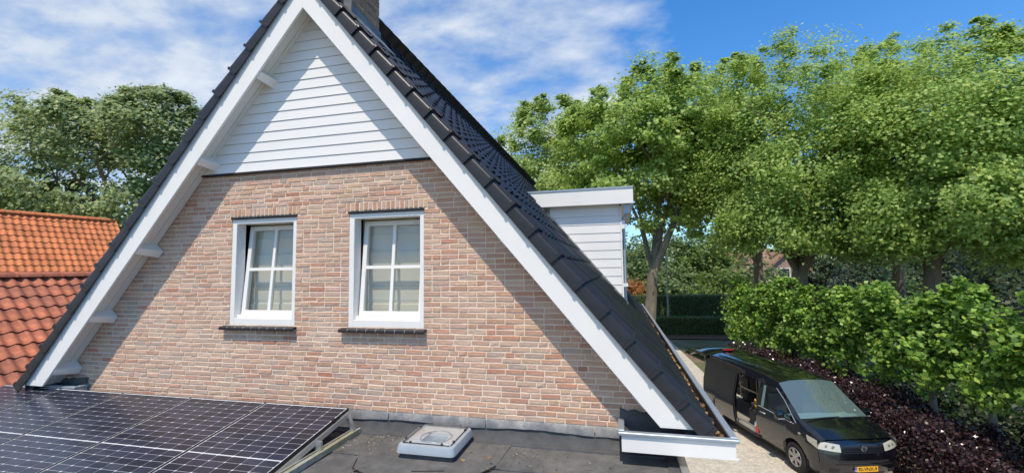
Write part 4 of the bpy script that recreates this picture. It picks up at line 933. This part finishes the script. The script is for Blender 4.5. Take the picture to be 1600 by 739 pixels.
# ------------------------------------------------------------ black van
hv = .286
VN = thing('delivery_van', 'black panel van with its tailgate raised and side door slid open on the gravel drive', 'van', (7.66, 7.22, GZ))
fw = Vector((math.sin(hv), -math.cos(hv), 0)); lf = Vector((math.cos(hv), math.sin(hv), 0))
VN.rotation_euler = (0, 0, math.atan2(fw.y, fw.x))
SUB = {}
def sec(a):
    def lerp(t0, t1, t): return t0 + (t1 - t0) * t
    keys = {   # a: (low y, mid y, belt(y,z), wtop(y,z), edge(y,z), r1 z, c z)
        .70: (.88, .895, (.88, .88), (.83, .95), (.74, .985), 1.01, 1.02),
        .45: (.93, .94, (.92, 1.0), (.86, 1.07), (.76, 1.10), 1.125, 1.135),
        .08: (.945, .95, (.935, 1.11), (.88, 1.19), (.81, 1.225), 1.25, 1.26),
        -.78: (.945, .955, (.935, 1.12), (.80, 1.68), (.70, 1.82), 1.87, 1.885),
        -1.4: (.945, .955, (.935, 1.12), (.80, 1.72), (.69, 1.88), 1.94, 1.955),
        -3.2: (.945, .955, (.935, 1.12), (.80, 1.72), (.69, 1.88), 1.945, 1.96),
        -4.36: (.93, .94, (.92, 1.10), (.79, 1.70), (.68, 1.85), 1.91, 1.92)}
    ks = sorted(keys, reverse=True)
    for k0, k1 in zip(ks[:-1], ks[1:]):
        if k0 >= a >= k1: break
    t = (k0 - a) / (k0 - k1) if k0 != k1 else 0
    A, B = keys[k0], keys[k1]; g = lambda i, j=None: lerp(A[i], B[i], t) if j is None else lerp(A[i][j], B[i][j], t)
    zs = .30
    for cc in (0, -3.4):
        d = abs(a - cc)
        if d < .395: zs = max(zs, .33 + math.sqrt(max(0, .395 ** 2 - d * d)))
    lowz = max(.52, zs + .02); midz = max(.80, zs + .06)
    if a > .6: midz = .74
    return [(.90 if a < .6 else .83, zs), (g(0), lowz), (g(1), midz), (g(2, 0), g(2, 1)), (g(3, 0), g(3, 1)), (g(4, 0), g(4, 1)), (.42, g(5)), (0, g(6))]
stn = [.70, .58, .45, .39, .33, .24, .12, .08, -.02, -.12, -.24, -.33, -.395, -.45, -.78, -1.08, -1.28, -1.36, -1.42, -1.7, -2.05, -2.38, -2.44, -2.7, -3.0, -3.07, -3.16, -3.28, -3.4, -3.52, -3.64, -3.73, -3.8, -4.1, -4.36]
def bow(a, y): return a + (.13 * (a - .08) / .62 * (1 - (y / .9) ** 2) if a > .08 else 0) + (.10 * max(0, 1 - abs(a - .08) / .5) * (1 - (y / .9) ** 2) if a <= .45 else 0)
S = [[(bow(a, y), y, z) for y, z in sec(a)] for a in stn]
groups = {}
def addf(name, q): groups.setdefault(name, []).append(q)
for i in range(len(stn) - 1):
    a0, a1 = stn[i], stn[i + 1]; am = (a0 + a1) / 2
    for sd in (-1, 1):            # -1 = the side seen (vehicle's right)
        for j in range(7):
            q = [S[i][j], S[i][j + 1], S[i + 1][j + 1], S[i + 1][j]]; q = [(x, y * sd, z) for x, y, z in q]
            if sd < 0: q = q[::-1]
            nm = 'body'
            if j >= 5 and am > .08: nm = 'bonnet'
            elif j >= 5 and -.78 < am < .08: nm = 'windscreen'
            elif j == 3 and -1.28 < am < -.12: nm = 'side_window' if sd < 0 else 'side_window_'
            elif -1.36 < am < -.45 and j < 3: nm = 'front_door' if sd < 0 else 'front_door_'
            elif sd < 0 and -2.38 < am < -1.42 and j < 4: continue
            addf(nm, q)
def quads_obj(name, qs, m, par, smooth=True, solid=.012):
    t = MB()
    for q in qs: t.add(q, [tuple(range(len(q)))])
    me = bpy.data.meshes.new(name); me.from_pydata(t.v, [], t.f); bm = bmesh.new(); bm.from_mesh(me); bmesh.ops.remove_doubles(bm, verts=bm.verts, dist=.0006); bmesh.ops.recalc_face_normals(bm, faces=bm.faces); bm.to_mesh(me); bm.free()
    me.materials.append(m); me.polygons.foreach_set('use_smooth', [True] * len(me.polygons)); me.set_sharp_from_angle(angle=math.radians(32))
    return part(name, me, par)
for nm, qs in groups.items():
    real = nm.rstrip('_')
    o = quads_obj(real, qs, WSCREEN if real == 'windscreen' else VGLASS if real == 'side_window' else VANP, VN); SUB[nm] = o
# front cap
def capP(s, z, off=0):
    zk = [(.20, .80), (.30, .86), (.45, .90), (.58, .905), (.70, .885), (.80, .865), (.90, .845), (.98, .80), (1.03, .755)]
    for (z0, f0), (z1, f1) in zip(zk[:-1], zk[1:]):
        if z <= z1: break
    t = min(1, max(0, (z - z0) / (z1 - z0))); f = f0 + (f1 - f0) * t
    zz2 = z - max(0, z - .80) * .30 * abs(s) ** 2
    return Vector((f + off - .17 * abs(s) ** 3.2, s * (.89 - .02 * (z < .3)), zz2))
def cap_grid(name, s0, s1, z0, z1, m, off, par, ns=8, nz=4, shape=None):
    qs = []
    P = [[capP(s0 + (s1 - s0) * i / ns if shape is None else shape(i / ns, j / nz)[0], z0 + (z1 - z0) * j / nz if shape is None else shape(i / ns, j / nz)[1], off) for i in range(ns + 1)] for j in range(nz + 1)]
    for j in range(nz):
        for i in range(ns): qs.append((P[j][i], P[j][i + 1], P[j + 1][i + 1], P[j + 1][i]))
    return quads_obj(name, qs, m, par)
cap_grid('front_panel', -1, 1, .20, 1.03, VANP, 0, VN, 28, 18)
cap_grid('lower_grille', -.62, .62, .545, .60, BLACKPL, .006, VN, 16, 2)
for zz3 in (.47,): cap_grid('bumper_trim', -.70, .70, .50, .525, BLACKPL, .007, VN, 16, 1)
cap_grid('air_intake', -.5, .5, .27, .335, BLACKPL, .006, VN, 12, 2)
GR = cap_grid('grille', -.50, .50, .735, .875, BLACKPL, .006, VN, 12, 3)
for zz3 in (.765, .80, .835):
    o = cap_grid('grille_slat', -.49, .49, zz3 - .007, zz3 + .007, VANP, .016, GR, 12, 1)
for sgn in (-1, 1):       # headlamps sweep back along the wings
    sh = lambda u, v, sgn=sgn: (sgn * (.55 + .45 * u), .755 + .035 * u + v * (.16 + .045 * u))
    o = cap_grid('headlamp', 0, 0, 0, 0, LAMP, .008, VN, 8, 3, sh)
    for u_, r_ in ((.34, .038), (.64, .030)):
        t = MB(); sv = sh(u_, .5); p_ = capP(sv[0], sv[1], .012); q_ = capP(sv[0], sv[1], .016); t.tube([p_, q_], [r_, r_ * .75], 14); t.build('reflector', LAMPIN, o)
    t = MB()
    o2 = quads_obj('lamp_side', [(Vector((.715, sgn * .902, .79)), Vector((.70, sgn * .898, .965)), Vector((.43, sgn * .945, 1.0)), Vector((.48, sgn * .952, .88)))], LAMP, o)
    cap_grid('fog_recess', 0, 0, 0, 0, BLACKPL, .006, VN, 4, 2, lambda u, v, sgn=sgn: (sgn * (.62 + .2 * u), .32 + v * .09))
# badge: ring with the two letters
BD = bpy.data.objects.new('badge', None); link(BD, VN); c = capP(0, .83, .03); BD.location = c
t = MB(); t.tube([(0, .062 * math.cos(2 * math.pi * i / 24), .062 * math.sin(2 * math.pi * i / 24)) for i in range(25)], .006, 6, False); t.build('badge_ring', CHROME, BD, smooth=True)
t = MB()
for pts in ([(-.022, .056), (0, .004), (.022, .056)], [(-.046, .034), (-.024, -.048), (0, -.004), (.024, -.048), (.046, .034)]):
    t.tube([(0, a, b) for a, b in pts], .005, 6)
t.build('badge_letters', CHROME, BD)
t = MB(); t.cyl((-.02, 0, 0), .06, (.012, 0, 0), 20); t.build('badge_disc', BLACKPL, BD)
# number plate
PT = bpy.data.objects.new('number_plate', None); link(PT, VN); PT.location = capP(0, .42, .022)
t = MB(); t.box(-.006, 0, -.26, .26, -.056, .056); t.build('plate_base', YEL, PT, bevel=.003)
t = MB(); t.box(0, .002, -.26, -.215, -.055, .055); t.build('plate_band', BLUE, PT)
def text_mesh(body, size, m):
    cu = bpy.data.curves.new('t', 'FONT'); cu.body = body; cu.size = size; cu.extrude = .001; cu.align_x = 'CENTER'; cu.align_y = 'CENTER'; cu.offset = size * .012
    o = bpy.data.objects.new('t', cu); COL.objects.link(o); dg = bpy.context.evaluated_depsgraph_get(); me = bpy.data.meshes.new_from_object(o.evaluated_get(dg)); bpy.data.objects.remove(o); bpy.data.curves.remove(cu)
    me.materials.clear(); me.materials.append(m); return me
part('lettering', text_mesh('92-VNX-9', .098, INK), PT, Matrix.Translation((.0025, .025, 0)) @ Matrix(((0, 0, 1, 0), (1, 0, 0, 0), (0, 1, 0, 0), (0, 0, 0, 1))))
part('lettering', text_mesh('NL', .035, BAGW), PT, Matrix.Translation((.0035, -.238, -.025)) @ Matrix(((0, 0, 1, 0), (1, 0, 0, 0), (0, 1, 0, 0), (0, 0, 0, 1))))
# wheels
def wheel(a, sgn):
    Wh = bpy.data.objects.new('wheel', None); link(Wh, VN); Wh.location = (a, sgn * .83, .33)
    t = MB(); k = 32; vs = []; pr = [(.205, .10), (.25, .115), (.305, .11), (.328, .085), (.33, 0), (.328, -.085), (.305, -.11), (.2, -.1)]
    for r, w in pr:
        for i in range(k): q = 2 * math.pi * i / k; vs.append((r * math.cos(q), w * sgn, r * math.sin(q)))
    t.add(vs, [(j * k + i, j * k + (i + 1) % k, (j + 1) * k + (i + 1) % k, (j + 1) * k + i) for j in range(len(pr) - 1) for i in range(k)]); t.build('tyre', TYRE, Wh, smooth=True)
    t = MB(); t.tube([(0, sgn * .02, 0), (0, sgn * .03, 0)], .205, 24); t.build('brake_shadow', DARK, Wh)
    t = MB(); vs = []
    for r, w in ((.212, .10), (.205, .112), (.188, .108), (.182, .06)):
        for i in range(k): q = 2 * math.pi * i / k; vs.append((r * math.cos(q), w * sgn, r * math.sin(q)))
    t.add(vs, [(j * k + i, j * k + (i + 1) % k, (j + 1) * k + (i + 1) % k, (j + 1) * k + i) for j in range(3) for i in range(k)])
    for i in range(6):
        R = Matrix.Rotation(2 * math.pi * i / 6 + .3, 4, 'Y'); ys = sorted((.07 * sgn, .105 * sgn))
        vs = [R @ Vector(v) for v in ((.04, ys[0], -.035), (.195, ys[0], -.042), (.195, ys[0], .042), (.04, ys[0], .035), (.04, ys[1], -.028), (.195, ys[1] - .0, -.030), (.195, ys[1], .030), (.04, ys[1], .028))]
        t.add(vs, [(0, 3, 2, 1), (4, 5, 6, 7), (0, 1, 5, 4), (1, 2, 6, 5), (2, 3, 7, 6), (3, 0, 4, 7)])
    t.tube([(0, sgn * .05, 0), (0, sgn * .112, 0)], [.06, .05], 16); t.build('rim', ALLOY, Wh)
for a in (0, -3.4):
    for s_ in (-1, 1): wheel(a, s_)
t = MB()
for a in (0, -3.4):
    for s_ in (-1, 1):
        vs = []; k = 14
        for y in (.93 * s_, .60 * s_):
            for i in range(k + 1): q = math.pi * i / k; vs.append((a + .40 * math.cos(q), y, .33 + .40 * math.sin(q)))
        t.add(vs, [(i, i + 1, k + 2 + i, k + 1 + i) for i in range(k)]); t.box(a - .42, a + .42, min(.58 * s_, .60 * s_), max(.58 * s_, .60 * s_), .2, .8)
o = t.build('wheel_housing', DARK, VN); o['kind'] = 'stuff'
t = MB(); t.box(-4.3, .6, -.86, .86, .24, .32); t.build('underbody', BLACKPL, VN)
# interior: floor, bulkhead lining, seats, dash, steering wheel
t = MB(); t.box(-4.3, -1.3, -.88, .90, .33, .42); t.build('cargo_floor', mat('cargo_floor', (.30, .27, .23), .7), VN)
t = MB(); t.box(-1.40, -1.37, -.86, .86, .42, 1.72); t.build('bulkhead', VDARK, VN)
lq = []
for i in range(len(stn) - 1):
    if stn[i] > -1.40: continue
    for sd in (-1, 1):
        if sd < 0 and stn[i] > -2.4: rj = range(4, 7)
        else: rj = range(0, 7)
        for j in rj:
            lq.append([(x, y * sd * .955, .40 + (z - .40) * .965 if z > .4 else z) for x, y, z in (S[i][j], S[i][j + 1], S[i + 1][j + 1], S[i + 1][j])])
quads_obj('cargo_lining', lq, VDARK, VN)
t = MB(); t.box(-.62, .02, -.84, .84, .95, 1.12); t.box(-.35, -.05, -.8, .8, 1.12, 1.17); t.build('dashboard', mat('dash', (.34, .36, .36), .6), VN, bevel=.03)
for y in (-.48, .42):
    t = MB(); t.box(-1.25, -.75, y - .24, y + .24, .75, .92); t.box(-1.30, -1.15, y - .23, y + .23, .92, 1.45); t.box(-1.28, -1.18, y - .12, y + .12, 1.47, 1.66); t.build('seat', mat('seat_grey', (.10, .10, .11), .9), VN, bevel=.04)
t = MB(); R = Matrix.Translation((-.55, .42, 1.18)) @ Matrix.Rotation(math.radians(35), 4, 'Y'); t.tube([R @ Vector((0, .19 * math.cos(2 * math.pi * i / 20), .19 * math.sin(2 * math.pi * i / 20))) for i in range(21)], .014, 6, False); t.tube([R @ Vector((0, -.18, 0)), R @ Vector((0, .18, 0))], .016, 6); t.build('steering_wheel', BLACKPL, VN, smooth=True)
# pale seat-belt pillar and door frame strips
t = MB(); t.prism([(-1.24, -.925, 1.13), (-1.14, -.925, 1.13), (-1.14, -.81, 1.66), (-1.22, -.81, 1.66)], (0, .01, 0)); t.build('door_pillar', mat('pillar_grey', (.55, .56, .58), .5), VN)
t = MB(); t.tube([(.06, -.95, 1.105), (-.6, -.952, 1.118), (-1.3, -.952, 1.122)], .009, 6); t.build('window_strip', CHROME, VN)
t = MB(); t.tube([(.10, -.93, 1.13), (-.40, -.83, 1.50), (-.74, -.79, 1.70)], .010, 6); t.build('pillar_strip', ALU, VN)
# wipers and scuttle
t = MB(); t.tube([(.20, -.72, 1.245), (.19, -.3, 1.265), (.185, .05, 1.275)], .011, 6); t.tube([(.20, -.05, 1.255), (.2, .4, 1.265), (.17, .74, 1.25)], .011, 6); t.build('wiper', BLACKPL, VN)
# mirrors
for sgn in (-1, 1):
    t = MB(); vs = []
    t.tube([(-.30, sgn * .93, 1.10), (-.28, sgn * 1.0, 1.14)], [.05, .04], 8)
    for r, y in ((.06, 0), (.10, .02), (.115, .10), (.10, .18), (.05, .20)):
        for i in range(10): q = 2 * math.pi * i / 10; vs.append((-.27 + .6 * r * math.cos(q), sgn * (.97 + y), 1.20 + r * 1.05 * math.sin(q)))
    t.add(vs, [(j * 10 + i, j * 10 + (i + 1) % 10, j * 10 + 10 + (i + 1) % 10, j * 10 + 10 + i) for j in range(4) for i in range(10)] + [tuple(range(10)), tuple(range(40, 50))]); mo = t.build('mirror', VANP, VN, smooth=True)
    t = MB(); t.box(-.36, -.345, min(sgn * .99, sgn * 1.15), max(sgn * .99, sgn * 1.15), 1.11, 1.29); t.build('mirror_glass', CHROME, mo)
    t = MB(); t.tube([(-.20, sgn * .985, 1.13), (-.21, sgn * 1.15, 1.13)], .012, 6); t.build('mirror_trim', ALU, mo)
# indicator, handles
t = MB(); t.box(.18, .26, -.958, -.945, .93, .965); t.build('side_indicator', LAMP, VN, bevel=.006)
for a, off in ((-1.22, 0), (-2.60, .075)):
    t = MB(); t.tube([(a, -.955 - off, .99), (a + .03, -.985 - off, 1.0), (a + .17, -.985 - off, 1.0), (a + .2, -.955 - off, .99)], .014, 6); t.build('door_handle', VANP if off else ALU, VN, smooth=True)
# slid-back side door hanging outside the rear flank
qs = []
an = [-2.36, -2.40, -2.7, -3.0, -3.40]
def doorp(a, j): y, z = [( .945, .34), (.985, .52), (.995, .80), (.98, 1.12), (.845, 1.70)][j]; return (a, -(y + .065), z)
for i in range(4):
    for j in range(4): qs.append((doorp(an[i], j), doorp(an[i + 1], j), doorp(an[i + 1], j + 1), doorp(an[i], j + 1)))
for j in range(4): qs.append((doorp(-2.36, j), tuple(Vector(doorp(-2.36, j)) + Vector((0, .06, 0))), tuple(Vector(doorp(-2.36, j + 1)) + Vector((0, .06, 0))), doorp(-2.36, j + 1)))
quads_obj('sliding_door', qs, VANP, VN)
t = MB(); t.tube([(-2.345, -.985, .36), (-2.345, -1.03, .9), (-2.345, -1.02, 1.12), (-2.345, -.89, 1.69)], .016, 6); t.build('door_seal', BLACKPL, VN)
t = MB(); t.box(-2.42, -1.38, -.90, -.80, .30, .43); t.build('door_step', ALU, VN)
t = MB(); t.box(-2.44, -1.36, -.94, -.905, .26, .31); t.build('sill_trim', BLACKPL, VN)
# raised tailgate
TG = bpy.data.objects.new('tailgate', None); link(TG, VN); TG.location = (-4.36, 0, 1.92); TG.rotation_euler = (0, math.radians(-4), 0)
qs = []; prof = [(.02, .0), (-.12, .07), (-.45, .10), (-.85, .085), (-1.12, .02), (-1.22, -.06)]
for (a0, z0), (a1, z1) in zip(prof[:-1], prof[1:]):
    for k in range(6):
        y0, y1 = -.80 + k * .8 / 3, -.80 + (k + 1) * .8 / 3; d = lambda y: -.10 * abs(y / .8) ** 3
        qs.append(((a0, y0, z0 + d(y0)), (a0, y1, z0 + d(y1)), (a1, y1, z1 + d(y1)), (a1, y0, z1 + d(y0))))
        qs.append(((a0, y0, z0 + d(y0) - .07), (a1, y0, z1 + d(y0) - .07), (a1, y1, z1 + d(y1) - .07), (a0, y1, z0 + d(y1) - .07)))
    for y0 in (-.8, .8): qs.append(((a0, y0, z0 - .10), (a1, y0, z1 - .10), (a1, y0, z1 - .17), (a0, y0, z0 - .17)))
quads_obj('tailgate_panel', qs, VANP, TG)
t = MB(); t.box(-.10, -.02, -.17, .17, .055, .085); t.build('brake_light', RED, TG)
t = MB(); t.tube([(-1.22, -.62, -.08), (-1.29, -.6, .0), (-1.29, .6, .0), (-1.22, .62, -.08)], .03, 6); t.build('spoiler_lip', VANP, TG)
for sgn in (-1, 1):
    t = MB(); t.tube([(-4.40, sgn * .74, 1.28), (-4.62, sgn * .74, 1.88)], .014, 6); t.build('gas_strut', ALU, VN)
# roof gutters / ribs
for y in (-.50, -.25, 0, .25, .50):
    t = MB(); zr = 1.955 if abs(y) < .3 else 1.932; t.box(-4.1, -1.35, y - .018, y + .018, zr - .012, zr + .008); t.build('roof_rib', VANP, VN, bevel=.006)
for sgn in (-1, 1):
    t = MB(); t.tube([(-.85, sgn * .70, 1.835), (-1.4, sgn * .70, 1.892), (-3.2, sgn * .70, 1.892), (-4.3, sgn * .69, 1.862)], .010, 6); t.build('roof_seam', BLACKPL, VN)
VM = Matrix.Translation(VN.location) @ Matrix.Rotation(VN.rotation_euler[2], 4, 'Z')
# things inside the van
def inside(name, label, cat, loc): 
    o = thing(name, label, cat, VM @ Vector(loc)); o.rotation_euler = VN.rotation_euler; return o
TB = inside('tool_box', 'open black toolbox heaped with yellow tools inside the van side door', 'toolbox', (-1.78, -.60, .42))
t = MB(); t.box(-.22, .22, -.2, .2, 0, .42); t.build('box', VDARK, TB, bevel=.02)
t = MB(); t.tube([(-.15, -.21, .3), (-.15, -.25, .36), (.15, -.25, .36), (.15, -.21, .3)], .014, 6); t.build('handle', BLACKPL, TB)
for i in range(14):
    a = Vector((random.uniform(-.2, .2), random.uniform(-.18, .15), .44)); b = a + Vector((random.uniform(-.16, .16), random.uniform(-.1, .05), random.uniform(.08, .30)))
    t = MB(); t.tube([a, a.lerp(b, .5), b], [.045, .035, .05], 7); t.build('tool', TOOLY if i % 3 else BLACKPL, TB)
SH = inside('tool_rack', 'grey metal shelf rack with black cases deep inside the van', 'shelf', (-3.15, .35, .42))
t = MB()
for z in (.0, .45, .9): t.box(-.9, .9, -.2, .3, z, z + .025)
for x in (-.9, -.01, .88):
    for y in (-.2, .28): t.box(x, x + .02, y, y + .02, .026, 1.2)
t.build('rack', ALU, SH)
for i, (x, z) in enumerate(((-.7, .03), (-.35, .03), (.1, .03), (.5, .03), (-.65, .48), (-.25, .48), (.2, .48), (.6, .48), (-.7, .93), (-.1, .93), (.45, .93))):
    t = MB(); t.box(x - .16, x + .16, -.18, .2, z, z + .26 + .06 * (i % 3)); t.build('case', VDARK if i % 2 else mat('case_grey', (.10, .12, .13), .6), SH, bevel=.015)
BG = inside('plastic_bag', 'crumpled white plastic bag with red print on the van door step', 'bag', (-1.52, -.80, .43))
t = MB(); rd = random.Random(3); k = 12; vs = []
for j, (r, z) in enumerate(((.10, 0), (.15, .05), (.15, .12), (.11, .20), (.05, .26), (.08, .31))):
    for i in range(k): q = 2 * math.pi * i / k; r2 = r * rd.uniform(.8, 1.2); vs.append((r2 * math.cos(q), r2 * math.sin(q) * .8, z + rd.uniform(-.015, .015)))
t.add(vs, [(j * k + i, j * k + (i + 1) % k, j * k + k + (i + 1) % k, j * k + k + i) for j in range(5) for i in range(k)] + [tuple(range(k))]); t.build('bag_body', BAGW, BG)
t = MB(); t.box(.02, .13, -.16, -.10, -.07, .10); t.build('red_print', RED, BG, bevel=.02)
# remember world-space things stay at top level
